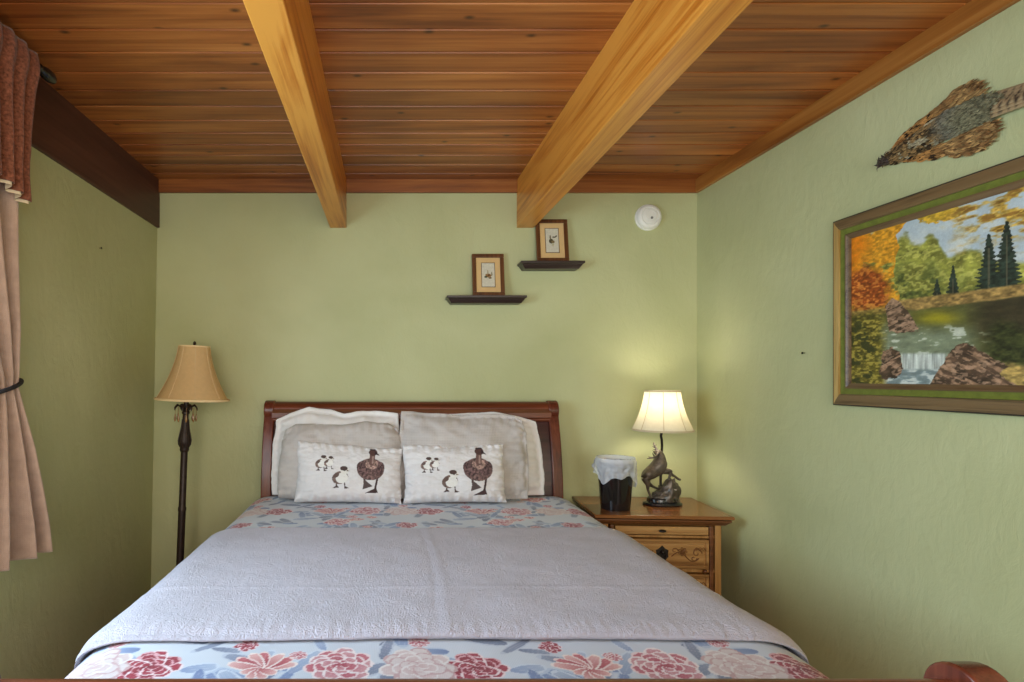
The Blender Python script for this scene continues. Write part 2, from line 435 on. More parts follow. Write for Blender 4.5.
# footboard, curling out toward the camera
FY = -2.108
fcl = [(FY-y, z) for y, z in scurve(.16, .745, .085)]
MB().prism(sweep_profile(fcl, [.028]*15), -FW+.05, FW-.05).build('footboard_panel', M_panelw, bed, 40)
FR = MB(); FRZ = .758
FR.prism(circ(FY-.072, FRZ, .036), -FW+.05, FW-.05)
FR.prism(circ(FY-.04, FRZ-.045, .011, 14), -FW+.05, FW-.05)
FR.build('footboard_top_rail', M_mahog, bed, 40)
for s in (-1, 1):
    p = MB(); x0, x1 = (-FW, -FW+.056) if s < 0 else (FW-.056, FW)
    cl = [(FY, 0), (FY, .1)]+[(FY-y, z) for y, z in scurve(.16, .73, .075)]
    p.prism(sweep_profile(cl, [.075]*len(cl)), x0, x1); p.prism(circ(FY-.075, FRZ+.004, .060), x0, x1)
    p.build('footboard_post', M_mahogv, bed, 40, .005)

# ------------------------------------------------------------------ bedding: shared cross-section of the made-up bed
ZB = .662
def section(s, half=.855, a=.13, b=.06, drop=.30):
    """s = signed arc length from the bed's middle -> (x, z offset from the top)."""
    s = np.asarray(s, float); sg = np.sign(s); q = np.abs(s)
    th = np.linspace(0, math.pi/2, 60); ex = (half-a)+a*np.sin(th)**1.0; ez = -b*(1-np.cos(th))
    ds = np.concatenate([[0], np.cumsum(np.hypot(np.diff(ex), np.diff(ez)))]); arc = ds[-1]
    x = np.where(q < half-a, q, 0.); z = np.zeros_like(q)
    mid = (q >= half-a) & (q < half-a+arc)
    x = np.where(mid, np.interp(q-(half-a), ds, ex), x); z = np.where(mid, np.interp(q-(half-a), ds, ez), z)
    lo = q >= half-a+arc; e = q-(half-a)-arc
    x = np.where(lo, half+.015*np.sin(e*9), x); z = np.where(lo, -b-e, z)
    return sg*x, z
def puff(x, y):
    return .010*(fbm(x*2.2+9, y*2.2+4, 3, 3)-.5)+.004*(fbm(x*9, y*9, 8, 3)-.5)

# --- floral bedspread
PERX, PERY = .71, .735
def stamp_petal(cols, dx, dy, ang, L, W, c_in, c_out, edge=None):
    ca, sa = math.cos(ang), math.sin(ang); u = dx*ca+dy*sa; v = -dx*sa+dy*ca
    t = u/L
    wd = W*np.sqrt(np.clip(t, 0, 1))*np.sqrt(np.clip(1-t, 0, 1))*2
    inside = (t > 0) & (t < 1) & (np.abs(v) < wd)
    if not inside.any(): return
    k = np.clip(t[inside], 0, 1)[:, None]
    base = np.array(c_in)*(1-k)+np.array(c_out)*k
    vein = (np.abs(np.sin(v[inside]/W*7+u[inside]/L*2)) < .22)[:, None]
    base = np.where(vein, base*.8+np.array([235, 225, 225])*.2, base)
    e = (np.abs(v[inside]) > wd[inside]*.72)[:, None] | (k > .9)
    if edge is not None: base = np.where(e, np.array(edge), base)
    cols[inside] = base
def flower(cols, dx, dy, R, kind, seed):
    rr = random.Random(seed)
    if kind == 'crimson':
        P = [((140, 34, 50), (164, 48, 64), (230, 206, 208)), ((124, 24, 40), (150, 38, 54), (216, 160, 166))]
    elif kind == 'lily':
        P = [((178, 90, 92), (222, 176, 170), (232, 214, 208)), ((150, 40, 54), (196, 104, 108), (230, 200, 196))]
    elif kind == 'peony':
        P = [((172, 78, 90), (204, 150, 154), (232, 216, 216)), ((156, 46, 62), (190, 104, 114), (230, 204, 204))]
    else:
        P = [((200, 176, 176), (216, 202, 200), (196, 160, 160)), ((196, 160, 160), (212, 192, 190), (224, 214, 212))]
    if kind == 'lily':
        for k in range(7):
            a = math.radians(20+k*140/6+rr.uniform(-6, 6)); stamp_petal(cols, dx, dy, a, R*1.15, R*.24, *P[k % 2])
        for k in range(4): stamp_petal(cols, dx, dy, math.radians(200+k*45), R*.6, R*.2, *P[0])
        return
    for lay, (n, L, W) in enumerate(((9, 1.0, .34), (8, .78, .3), (6, .52, .24), (5, .3, .16))):
        for k in range(n):
            a = 2*math.pi*k/n+lay*.4+rr.uniform(-.15, .15)
            stamp_petal(cols, dx, dy, a, R*L*rr.uniform(.9, 1.08), R*W, *P[(k+lay) % 2])
def leaf(cols, dx, dy, ang, L, W, tone):
    c = [((112, 126, 164), (146, 160, 190), (180, 190, 208)), ((138, 150, 180), (170, 180, 200), (200, 206, 218)), ((112, 118, 140), (144, 150, 170), (186, 190, 204))][tone]
    stamp_petal(cols, dx, dy, ang, L, W, *c)
def floral(sx, y):
    """printed pattern at fabric position (sx across, y along)."""
    cols = np.empty(sx.shape+(3,)); n = fbm(sx*3, y*3, 5, 3)[..., None]
    cols[:] = np.array([201, 204, 213])*(.97+.05*n)
    u = (sx+.648+PERX*.5+5*PERX) % PERX-PERX*.5      # crimson flower at u=0
    v = (y-1.262+PERY*.5+5*PERY) % PERY-PERY*.5
    def rel(cx, cy):
        du = (u-cx+PERX*1.5) % PERX-PERX*.5; dv = (v-cy+PERY*1.5) % PERY-PERY*.5
        return du, dv
    rr = random.Random(11)
    for k in range(84):
        a = rr.uniform(0, 6.28); leaf(cols, *rel(rr.uniform(-.36, .36), rr.uniform(-.37, .37)), a, rr.uniform(.07, .13), rr.uniform(.014, .026), rr.randrange(3))
    for k in range(14):     # small buds
        cx, cy = rr.uniform(-.36, .36), rr.uniform(-.37, .37); flower(cols, *rel(cx, cy), rr.uniform(.02, .032), rr.choice(['pale', 'lily', 'peony']), k)
    rows = [(0, 0, .072, 'crimson'), (.245, -.012, .072, 'lily'), (.415, .01, .082, 'peony'), (.585, .004, .085, 'pale'),
            (.12, .25, .075, 'pale'), (.36, .36, .06, 'crimson'), (.56, .24, .07, 'lily'), (.30, -.2, .06, 'peony'), (0.02, -.33, .05, 'lily'), (.60, -.25, .05, 'crimson'), (.19, .10, .03, 'crimson')]
    for i, (cx, cy, R, kd) in enumerate(rows): flower(cols, *rel(cx, cy), R, kd, 40+i)
    return cols
def lay_bedding(name, ys, ss, lift, mat, colour=None, crease=False, foot_drop=False, half=.855, thick=.008):
    S, Yw = np.meshgrid(ss, ys)
    x, dz = section(S, half)
    z = ZB+lift+dz+puff(S, Yw)*np.clip(1+dz*8, 0, 1)
    if crease:
        z = z-.004*np.exp(-((S-.02-.015*np.sin(Yw*4))/.010)**2)+.004*np.exp(-((S-.045-.015*np.sin(Yw*4))/.012)**2)
        z = z+.003*np.exp(-((Yw-1.68)/.012)**2)
    # loose folds where it hangs down the sides
    hang = np.clip(-dz-.05, 0, .3)
    x = x+np.sign(S)*hang*.10*np.sin(Yw*17+2*np.sin(Yw*5))
    V = np.stack([x, Yw-BY, z], -1).reshape(-1, 3)
    cols = colour(S, Yw).reshape(-1, 3) if colour else None
    return V, grid_faces(len(ys), len(ss)), cols
ys = np.concatenate([np.linspace(1.085, 1.48, 132), np.linspace(1.50, 2.28, 28), np.linspace(2.30, 2.95, 130), np.linspace(2.97, 3.085, 8)])
ss = np.concatenate([np.linspace(-1.16, -.84, 30), np.linspace(-.836, .836, 520), np.linspace(.84, 1.16, 30)])
V, F, cols = lay_bedding('bedspread', ys, ss, 0, M_spread, floral)
me = np_mesh('bedspread', V, F, cols); sp = finish(me, 'bedspread', M_spread, None, 180)
sd = sp.modifiers.new('thick', 'SOLIDIFY'); sd.thickness = .010; sd.offset = -1
sp.location = (BX, BY, 0); sp.rotation_euler = (0, 0, BR)
tag(sp, 'floral cotton bedspread printed with red and pink flowers, tucked inside the footboard', 'bedspread')

# --- mauve-white coverlet folded across the bed: top sheet, rolled front fold, lower layer
yb, yf = 2.39, 1.385
ysc = np.linspace(yb, yf, 150); ssc = np.linspace(-1.05, 1.05, 300)
S, Yw = np.meshgrid(ssc, ysc)
Yw = Yw+.010*np.sin(S*3.1+1)*np.clip((yb-Yw)/1.0, 0, 1)+.006*np.sin(S*2.2)*np.clip((Yw-yf), 0, 1)
x, dz = section(S, .868, .13, .06)
edge = np.clip((Yw-yf)/.05, 0, 1)
lift = .014+.016*np.sqrt(np.clip(1-(1-np.clip((Yw-yf)/.10, 0, 1))**2, 0, 1))*np.exp(-np.clip((Yw-yf-.03), 0, 9)*7)
lift = np.where(Yw > yb-.012, .012, lift)
ruck = .0010*np.sin(S*260+3*np.sin(S*40))*np.exp(-((Yw-yf-.02)/.035)**2)
z = ZB+lift+dz+puff(S, Yw)*np.clip(1+dz*8, 0, 1)+ruck
z = z-.0012*np.exp(-((S-.0-.015*np.sin(Yw*4))/.008)**2)+.0014*np.exp(-((S-.028-.015*np.sin(Yw*4))/.010)**2)+.0018*np.exp(-((Yw-1.70)/.010)**2)
z = z+.005*(fbm(S*9, Yw*9, 21, 3)-.5)
top = np.stack([x, Yw-BY, z], -1)
low = np.stack([x*.992, Yw-BY+.004, ZB+dz+puff(S, Yw)*np.clip(1+dz*8, 0, 1)+.0035], -1)
nr, nc = S.shape
roll = []
for k in range(1, 6):
    a = math.pi*k/6; mid = (top[-1]+low[-1])/2; h = (top[-1, :, 2]-low[-1, :, 2])/2
    r = mid.copy(); r[:, 2] = mid[:, 2]+h*np.cos(a); r[:, 1] -= .013*math.sin(a); roll.append(r)
allr = np.concatenate([top, np.stack(roll), low[::-1]], 0)
V = allr.reshape(-1, 3); F = grid_faces(allr.shape[0], nc)
cv = finish(np_mesh('coverlet', V, F), 'coverlet', M_cover, None, 180)
cv.location = (BX, BY, 0); cv.rotation_euler = (0, 0, BR)
tag(cv, 'pale lavender white textured coverlet folded across the middle of the bed', 'blanket')

# ------------------------------------------------------------------ pillows
def pillow_mesh(name, W, H, T, seed, nx=70, ny=50, pinch=.05, flange=0, colour=None, top_sag=0, wr=.008, slump=0, power=.5, taper=.0, top=None, rk=.13):
    u = np.linspace(-1, 1, nx); v = np.linspace(-1, 1, ny); U, Vv = np.meshgrid(u, v)
    f0 = 1-flange*2/W; g0 = 1-flange*2/H
    uu = np.clip(np.abs(U)/f0, 0, 1); vv = np.clip(np.abs(Vv)/g0, 0, 1)
    f = ((1-uu**2.6)*(1-vv**2.6))**power
    x = W/2*U*(1-pinch*(1-Vv**2)*U**2); zz = H/2*Vv*(1-pinch*1.1*(1-U**2)*Vv**2)
    wrn = (fbm(U*3+seed, Vv*3, seed, 4)-.5)
    edge = np.clip(np.maximum(np.abs(U), np.abs(Vv))-.55, 0, 1)/.45
    ripple = np.sin(U*W*70+6*wrn)*np.clip(np.abs(Vv)-.6, 0, 1)*.012+np.sin(Vv*H*70+6*wrn)*np.clip(np.abs(U)-.6, 0, 1)*.012
    bot = 1+slump*(-Vv)*.5
    half = T/2*f*bot
    yf_ = -half-(wr*2.2*wrn+ripple)*np.where(f > 0.02, 1, .2)
    yb_ = half+.002
    wave = .010*np.sin(U*9+seed)*edge*(flange > 0)+.006*(fbm(U*2+3, Vv*2, seed+5, 3)-.5)*edge
    z2 = zz+H/2-top_sag*np.clip(Vv, 0, 1)**2*(np.cos(U*math.pi*1.0)*.5+.5)+.012*(fbm(U*3.3, Vv*2+seed, seed+9, 3)-.5)*np.clip(Vv, 0, 1)
    if top: z2 = z2+np.interp(U, top[0], top[1])*np.clip(Vv*.6+.4, 0, 1)**2
    x = x*np.sqrt(1-rk*(Vv**2)*(U**2))*(1-taper*Vv); z2 = H/2+(z2-H/2)*np.sqrt(1-rk*U**2*np.abs(Vv)**2)
    x = x+.014*(fbm(Vv*3.3, U*2+seed, seed+19, 3)-.5)
    front = np.stack([x, yf_+wave, z2], -1).reshape(-1, 3); back = np.stack([x, yb_+wave, z2], -1).reshape(-1, 3)
    n = nx*ny; F1 = grid_faces(ny, nx); F2 = grid_faces(ny, nx, off=n)[:, ::-1]
    b = [i for i in range(nx)]+[r*nx+nx-1 for r in range(1, ny)]+[(ny-1)*nx+i for i in range(nx-2, -1, -1)]+[r*nx for r in range(ny-2, 0, -1)]
    F3 = np.array([(b[i], b[i]+n, b[(i+1) % len(b)]+n, b[(i+1) % len(b)]) for i in range(len(b))])
    V = np.concatenate([front, back]); Fc = np.concatenate([F1, F2, F3])
    cols = None
    if colour:
        c = colour(x, z2).reshape(-1, 3); cols = np.concatenate([c, np.tile(np.array([[222, 218, 216]]), (n, 1))])
    return np_mesh(name, V, Fc, cols)
def put_pillow(name, mesh, mat, loc, tilt, rz, roll=0):
    o = finish(mesh, name, mat, None, 180)
    o.rotation_euler = (tilt, roll, rz); o.location = loc
    return o
D = math.radians
zb = ZB+.004
o = put_pillow('bed_pillow', pillow_mesh('bed_pillow', .70, .475, .14, 3, pinch=.03, flange=.03, wr=.014, slump=.3, taper=.03, rk=.12, top=([-1, -.75, -.45, -.1, .12, .4, 1], [-.055, -.02, .012, -.004, -.03, -.012, -.02])), M_cotton, (-.270, 3.030, zb), D(-8), 0, D(0))
tag(o, 'white bed pillow showing above the grey sham on the floor lamp side', 'pillow', 'white bed pillows against the headboard')
o = put_pillow('bed_pillow', pillow_mesh('bed_pillow', .72, .455, .14, 14, pinch=.03, flange=.03, wr=.016, slump=.3, taper=.05, rk=.12, top=([-1, .3, .7, 1], [-.02, -.0, -.02, -.05])), M_cotton, (.460, 3.030, zb), D(-9), 0, D(0))
tag(o, 'white bed pillow mostly hidden, only its edge showing on the nightstand side', 'pillow', 'white bed pillows against the headboard')
o = put_pillow('pillow_sham', pillow_mesh('pillow_sham', .655, .405, .15, 21, pinch=.02, wr=.024, slump=.5, taper=.05, rk=.14, top=([-1, -.8, -.3, .0, .4, .8, 1], [-.03, -.004, -.008, -.018, .004, .002, -.03])), M_linen, (-.238, 2.955, zb), D(-9), D(1), D(0))
tag(o, 'grey linen pillow sham with a slouching top, behind the duck cushion nearer the floor lamp', 'pillow', 'grey linen shams on the bed')
o = put_pillow('pillow_sham', pillow_mesh('pillow_sham', .675, .455, .15, 33, pinch=.02, flange=.018, wr=.024, slump=.5, taper=.015, rk=.10, top=([-1, -.85, -.5, 0, .5, .85, 1], [.018, .014, -.004, -.012, -.008, -.012, -.04])), M_linen, (.385, 2.955, zb), D(-9), D(-1), D(0))
tag(o, 'grey linen pillow sham, taller, behind the duck cushion nearer the nightstand', 'pillow', 'grey linen shams on the bed')

def duck_print(pos, W, H):
    """mother duck and three ducklings; pos = list of (x, z, size, kind) in cushion space."""
    def f(x, z):
        cols = np.empty(x.shape+(3,)); cols[:] = np.array([222, 217, 216])*(.98+.04*fbm(x*40, z*90, 2, 3))[..., None]
        nz = fbm(x*160, z*160, 6, 2)
        def ell(cx, cz, rx, rz, col, rot=0, mott=0):
            ca, sa = math.cos(rot), math.sin(rot); dx = x-cx; dz = z-cz; a = dx*ca+dz*sa; b = -dx*sa+dz*ca
            k = (a/rx)**2+(b/rz)**2 < 1
            c = np.array(col, float)*np.ones(cols.shape)
            if mott: c = c*(1+mott*(nz-.5))[..., None]
            cols[k] = np.clip(c, 0, 255)[k]
        def seg(p, q, wd, col):
            dx, dz = q[0]-p[0], q[1]-p[1]; L2 = dx*dx+dz*dz
            t = np.clip(((x-p[0])*dx+(z-p[1])*dz)/L2, 0, 1); dd = np.hypot(x-p[0]-t*dx, z-p[1]-t*dz)
            cols[dd < wd] = col
        def tri(a, b, c, col):
            def sg(p, q): return (x-q[0])*(p[1]-q[1])-(p[0]-q[0])*(z-q[1])
            d1, d2, d3 = sg(a, b), sg(b, c), sg(c, a)
            k = ((d1 >= 0) & (d2 >= 0) & (d3 >= 0)) | ((d1 <= 0) & (d2 <= 0) & (d3 <= 0)); cols[k] = col
        for cx, cz, s, kind in pos:
            P = lambda a, b: (cx+a*s, cz+b*s)
            if kind == 'duck':      # s = total height, feet at cz
                br = (112, 88, 84); dk = (74, 56, 54)
                seg(P(-.14, .36), P(-.12, .16), .022*s, dk); seg(P(.16, .36), P(.10, .06), .022*s, dk)
                tri(P(-.13, .30), P(-.17, .08), P(.05, .15), (92, 78, 76)); tri(P(.13, .12), P(-.12, .0), P(.17, .01), dk)
                ell(*P(0, .52), .30*s, .24*s, br, 0, 1.1); ell(*P(-.17, .54), .13*s, .16*s, (96, 74, 72), .5, 1.2); ell(*P(.17, .54), .13*s, .16*s, (96, 74, 72), -.5, 1.2)
                ell(*P(.02, .63), .14*s, .11*s, (150, 122, 112), 0, 1.2)
                seg(P(.02, .66), P(.04, .84), .060*s, (112, 84, 78)); seg(P(.04, .66), P(.05, .80), .02*s, (160, 132, 122))
                ell(*P(.05, .90), .095*s, .075*s, (88, 62, 58)); tri(P(.10, .94), P(.20, .83), P(.08, .86), (60, 46, 46)); ell(*P(.04, .965), .07*s, .02*s, (60, 42, 42))
            else:
                dk = (84, 66, 62)
                seg(P(-.16, .34), P(-.2, .08), .03*s, dk); seg(P(.16, .34), P(.2, .06), .026*s, dk)
                tri(P(-.16, .16), P(-.36, .02), P(-.06, .04), dk); tri(P(.18, .12), P(.16, .0), P(.40, .02), dk)
                ell(*P(-.03, .48), .36*s, .28*s, (122, 100, 92), .3, .8); ell(*P(.05, .46), .27*s, .23*s, (232, 228, 222), .2)
                ell(*P(.16, .80), .19*s, .18*s, (226, 220, 212)); ell(*P(.12, .89), .17*s, .10*s, dk); ell(*P(.16, .80), .05*s, .03*s, dk)
                tri(P(.24, .84), P(.40, .76), P(.25, .76), (120, 96, 80)); ell(*P(-.20, .58), .14*s, .09*s, (104, 84, 78), .6)
        # hem tuck marks along the lower edge
        return cols
    return f
left_set = [(.108, .052, .222, 'duck'), (-.036, .072, .110, 'kid'), (-.134, .155, .080, 'kid'), (-.096, .164, .066, 'kid')]
right_set = [(.113, .040, .238, 'duck'), (-.024, .054, .110, 'kid'), (-.136, .150, .080, 'kid'), (-.098, .160, .066, 'kid')]
o = put_pillow('throw_pillow', pillow_mesh('throw_pillow', .55, .305, .15, 41, 240, 150, .065, rk=.06, top=([-1, 0, 1], [.012, -.004, -.022]), colour=duck_print(left_set, .54, .30), slump=.45, wr=.011), M_cush, (-.197, 2.875, zb), D(-13), D(1), D(1))
tag(o, 'white oblong duck print cushion in front, on the floor lamp side of the bed', 'pillow', 'duck print cushions on the bed')
o = put_pillow('throw_pillow', pillow_mesh('throw_pillow', .525, .300, .15, 52, 240, 150, .065, rk=.06, colour=duck_print(right_set, .52, .30), slump=.45, wr=.011), M_cush, (.332, 2.875, zb), D(-13), D(-1), D(-1))
tag(o, 'white oblong duck print cushion in front, on the nightstand side of the bed', 'pillow', 'duck print cushions on the bed')

# ------------------------------------------------------------------ nightstand
NS = empty('nightstand', (1.358, 3.05, 0), D(-4))
tag(NS, 'honey oak nightstand with a carved drawer beside the bed, lamp and bin on top', 'nightstand')
W2, D2 = .33, .23
zt = .620
tp = MB()
def slab(m, hw, hd0, hd1, z0, z1): m.box(-hw, hw, -hd0, hd1, z0, z1)
n_ = MB(); 
ring = lambda e: [(-W2+e, -D2+e), (W2-e, -D2+e), (W2-e, D2), (-W2+e, D2)]
lay = [(0.004, zt), (0.0, zt-.006), (0.0, zt-.016), (.008, zt-.022), (.008, zt-.028), (.020, zt-.040), (.030, zt-.050)]
vs = []; fs = []
for e, z in lay: vs += [(x, y, z) for x, y in ring(e)]
for i in range(len(lay)-1):
    for k in range(4): fs.append((i*4+k, i*4+(k+1) % 4, (i+1)*4+(k+1) % 4, (i+1)*4+k))
fs += [(0, 1, 2, 3), tuple((len(lay)-1)*4+k for k in (3, 2, 1, 0))]
tp.add(vs[:12], fs[:8]+[(0, 1, 2, 3), (11, 10, 9, 8)]); tp.build('tabletop', M_oaktop, NS, 25, .002)
tm = MB(); tm.add(vs[12:], [tuple(i-12 for i in f) for f in fs[12:24]]+[(0, 1, 2, 3), (15, 14, 13, 12)]); tm.build('top_moulding', M_oakdark, NS, 25, .002)
bw, bf = .285, -.192        # body half-width, front plane
body = MB()
body.box(-bw, -bw+.03, bf, D2-.01, .04, .572).box(bw-.03, bw, bf, D2-.01, .04, .572)      # sides
body.box(-bw+.03, bw-.03, D2-.03, D2-.01, .04, .572).box(-bw+.03, bw-.03, bf+.02, D2-.03, .04, .07)
body.box(-bw+.03, bw-.03, bf+.006, bf+.03, .565, .572)
for z0, z1 in ((.503, .515), (.335, .352), (.165, .182), (.04, .065)): body.box(-bw+.03, bw-.03, bf+.004, bf+.05, z0, z1)
body.build('body', M_oakv, NS, None, .003)
plinth = MB().box(-bw-.012, bw+.012, bf-.012, D2-.005, .0, .045).build('plinth', M_oakdark, NS, None, .006)
for s in (-1, 1):
    x = s*(bw-.048); MB().box(x-.010, x+.010, bf-.006, bf+.03, .065, .565).build('stile_moulding', M_oakdark, NS, None, .004)
dw = bw-.062
tray = MB().box(-dw, dw, bf-.004, bf+.3, .520, .560).box(-dw+.004, dw-.004, bf-.010, bf, .526, .533).build('pull_out_tray', M_oak, NS, None, .003)
MB().ball((0, bf-.016, .541), .012, sx=1.5, sy=.9, sz=.6).build('knob', M_bronze, tray, 60)
def scroll(mb, cx, cz, r0, turns, sgn, y, rad=.0028, a0=0):
    pts = []
    for i in range(40):
        t = i/39; r = r0*(1-t*.85); a = a0+sgn*turns*2*math.pi*t
        pts.append((cx+r*math.cos(a), y, cz+r*math.sin(a)))
    mb.tube(pts, [rad*(1-.4*i/39) for i in range(40)], 6)
for di, (z0, z1) in enumerate(((.357, .498), (.187, .330), (.070, .160))):
    dm = MB().box(-dw, dw, bf-.002, bf+.3, z0, z1)
    # stepped frame round a raised field
    for e, y in ((.0, bf-.010),):
        dm.box(-dw, dw, y, bf, z1-.014, z1).box(-dw, dw, y, bf, z0, z0+.014).box(-dw, -dw+.014, y, bf, z0+.014, z1-.014).box(dw-.014, dw, y, bf, z0+.014, z1-.014)
    dr = dm.build('drawer', M_oak, NS, None, .003)
    MB().box(-dw+.022, dw-.022, bf-.009, bf, z0+.021, z1-.021).build('raised_panel', M_oak, dr, None, .004)
    zc = (z0+z1)/2; yy = bf-.0095
    for s in (-1, 1):
        cv_ = MB()
        pts = [(s*(.045+.13*t), yy, zc-.012+.022*math.sin(t*6.0)) for t in np.linspace(0, 1, 30)]; cv_.tube(pts, .0026, 6)
        for k in range(7):     # rosette
            a = 2*math.pi*k/7; cx_, cz_ = s*.098, zc+.012; cv_.tube([(cx_, yy, cz_), (cx_+.019*math.cos(a-.25), yy, cz_+.019*math.sin(a-.25)), (cx_+.021*math.cos(a), yy, cz_+.021*math.sin(a)), (cx_+.019*math.cos(a+.25), yy, cz_+.019*math.sin(a+.25)), (cx_, yy, cz_)], .0022, 6)
        scroll(cv_, s*.165, zc+.006, .024, 1.1, s, yy, a0=0 if s > 0 else math.pi)
        scroll(cv_, s*.150, zc-.018, .016, .9, -s, yy); scroll(cv_, s*.060, zc+.016, .016, .9, s, yy)
        for k in range(3): cv_.tube([(s*(.15+.012*k), yy, zc+.02), (s*(.165+.016*k), yy, zc+.034), (s*(.185+.012*k), yy, zc+.018)], .0022, 6)
        cv_.build('carved_scroll', M_carve, dr, 60)['label'] = 'darker carved flower scrollwork'
    hd = MB(); yh = bf-.013
    oct_ = [(.0, .042), (.013, .028), (.030, .018), (.027, 0), (.030, -.014), (.012, -.026), (0, -.040), (-.012, -.026), (-.030, -.014), (-.027, 0), (-.030, .018), (-.013, .028)]
    hd.add([(a, yh, zc+b) for a, b in oct_]+[(a, bf-.008, zc+b) for a, b in oct_], [tuple(range(12)), tuple(reversed(range(12, 24)))]+[(i, (i+1) % 12, 12+(i+1) % 12, 12+i) for i in range(12)])
    hd.ball((0, yh-.004, zc+.010), .011); hd.tube([(-.014, yh-.004, zc+.006), (-.016, yh-.012, zc-.014), (0, yh-.014, zc-.030), (.016, yh-.012, zc-.014), (.014, yh-.004, zc+.006)], .0035, 8)
    hd.build('pendant_pull', M_bronze, dr, 40, .0015)
MB().ball((bw-.082, bf-.013, .3475), .010, sy=.8).build('knob', M_oakdark, NS, 60)

# ------------------------------------------------------------------ table lamp with elk
LX, LY = 1.452, 3.075
TL = empty('table_lamp', (LX, LY, zt), 0)
tag(TL, 'lit table lamp with bronze elk sculpture and cream bell shade on the nightstand', 'lamp')
b = MB(); b.lathe([(.002, 0), (.098, 0), (.102, .006), (.098, .014), (.088, .017), (.080, .020), (.080, .034), (.074, .040), (.002, .041)], 0, 0, 48, fy=.68, cap=False)
b.build('base', M_black, TL, 35)
# rock
bm = bmesh.new(); bmesh.ops.create_icosphere(bm, subdivisions=4, radius=1)
P = np.array([v.co[:] for v in bm.verts])
for v, p in zip(bm.verts, P):
    n = float(fbm(np.array(p[0]*2.2+5), np.array(p[2]*2.2+p[1]*1.7), 31, 4))-.5
    c = float(hsh(np.array(math.floor(p[0]*4+p[2]*2)), np.array(math.floor(p[2]*5)), 3))-.5
    k = 1+.75*n+.30*c
    zz = max(p[2], -.2)
    xx = p[0]*k; top = .055+.05*max(-1, min(1, p[0]*1.2+.3))
    v.co = (.022+.070*xx, .050*p[1]*k, .04+(top+.018)*zz*k)
me = bpy.data.meshes.new('rock'); bm.to_mesh(me); bm.free()
finish(me, 'rock_base', M_bronze_elk, TL, 50)
def skin(name, pts, edges, rad, mat, parent, sub=2):
    me = bpy.data.meshes.new(name); me.from_pydata(pts, edges, []); o = bpy.data.objects.new(name, me); COL.objects.link(o); o.parent = parent
    o.modifiers.new('skin', 'SKIN')
    for i, r in enumerate(rad):
        d = me.skin_vertices[0].data[i]; d.radius = (r, r) if not hasattr(r, '__len__') else r; d.use_root = (i == 0)
    s = o.modifiers.new('s', 'SUBSURF'); s.levels = sub; s.render_levels = sub
    me.materials.append(mat)
    o.modifiers['skin'].use_smooth_shade = True
    return o
def E(zx, zy, y=0): return ((zx-218)/1727, y, (627-zy)/1727)
pts = [E(75, 365), E(112, 338), E(150, 312), E(185, 275), E(200, 225), E(200, 182), E(188, 146), E(160, 148), E(140, 160),
       E(48, 385, -.012), E(72, 440, -.016), E(72, 485, -.016), E(100, 552, -.016), E(110, 560, -.018),
       E(78, 395, .014), E(112, 445, .018), E(150, 470, .018), E(195, 490, .016), E(206, 492, .016),
       E(225, 312, -.014), E(285, 316, -.016), E(275, 355, -.014), E(262, 400, -.012), E(270, 408, -.012),
       E(230, 318, .012), E(292, 340, .014), E(340, 372, .012), E(385, 404, .010), E(398, 400, .010),
       E(32, 352)]
pts = [(p[0], p[1]*1.1, p[2]) for p in pts]
edges = [(0,1),(1,2),(2,3),(3,4),(4,5),(5,6),(6,7),(7,8),(0,9),(9,10),(10,11),(11,12),(12,13),(0,14),(14,15),(15,16),(16,17),(17,18),(3,19),(19,20),(20,21),(21,22),(22,23),(3,24),(24,25),(25,26),(26,27),(27,28),(0,29)]
rad = [.026, .029, .030, .031, .024, .019, .014, .009, .006, .017, .010, .006, .0055, .006, .017, .010, .006, .0055, .006, .014, .009, .006, .0055, .006, .013, .009, .006, .0055, .006, .006]
rad = [r*(1.32 if r > .012 else 1.2) for r in rad]; rad[4:9] = [.034, .026, .020, .015, .009]
elk = skin('elk_figure', pts, edges, rad, M_bronze_elk, TL)
for s in (-1, 1):
    an = MB(); y0 = s*.012
    if s < 0:
        main = [E(172, 142, y0), E(140, 170, -.03), E(100, 188, -.045), E(62, 192, -.05), E(40, 195, -.05)]
        tines = [((140, 170, -.03), (118, 140, -.04)), ((118, 182, -.04), (92, 142, -.045)), ((92, 188, -.045), (52, 178, -.05)), ((150, 165, -.025), (112, 128, -.02))]
    else:
        main = [E(182, 142, y0), E(182, 110, .03), E(176, 85, .045), E(180, 70, .05)]
        tines = [((182, 118, .03), (160, 100, .04)), ((180, 100, .035), (196, 88, .04)), ((180, 125, .02), (150, 130, .02))]
    an.tube(main, [.006, .0055, .005, .004, .002][:len(main)], 8)
    for p, q in tines: an.tube([E(*p), E((p[0]+q[0])/2-3, (p[1]+q[1])/2, (p[2]+q[2])/2), E(*q)], [.0042, .0033, .0015], 6)
    an.build('antler', M_bronze_elk, elk, 60)
    MB().ball(E(186+4*s, 150, s*.018), .010, sx=.6, sy=.5, sz=1).build('ear', M_bronze_elk, elk, 60)
st = MB(); st.tube([E(228, 520, .03), E(230, 430, .034), E(232, 300, .036), E(238, 180, .034), E(238, 90, .028), E(222, 35, .012), E(205, 0, 0), (0, 0, .40), (0, 0, .44)], .0065, 10); st.build('stem', M_bronze, TL, 60)
def bell(r0, r1, z0, z1, seg=64, lobes=0, lam=0, bulge=.62):
    prof = []
    for i in range(21):
        t = i/20; r = r1+(r0-r1)*((1-t)**1.9*.72+(1-t)*.28); prof.append((r, z0+(z1-z0)*t))
    m = MB(); m.lathe(prof, 0, 0, seg, cap=False, lobes=lobes, lamp=lam); return m, prof
SZ0, SZ1 = 1.014-zt, 1.222-zt
m, prof = bell(.150, .087, SZ0, SZ1, 72)
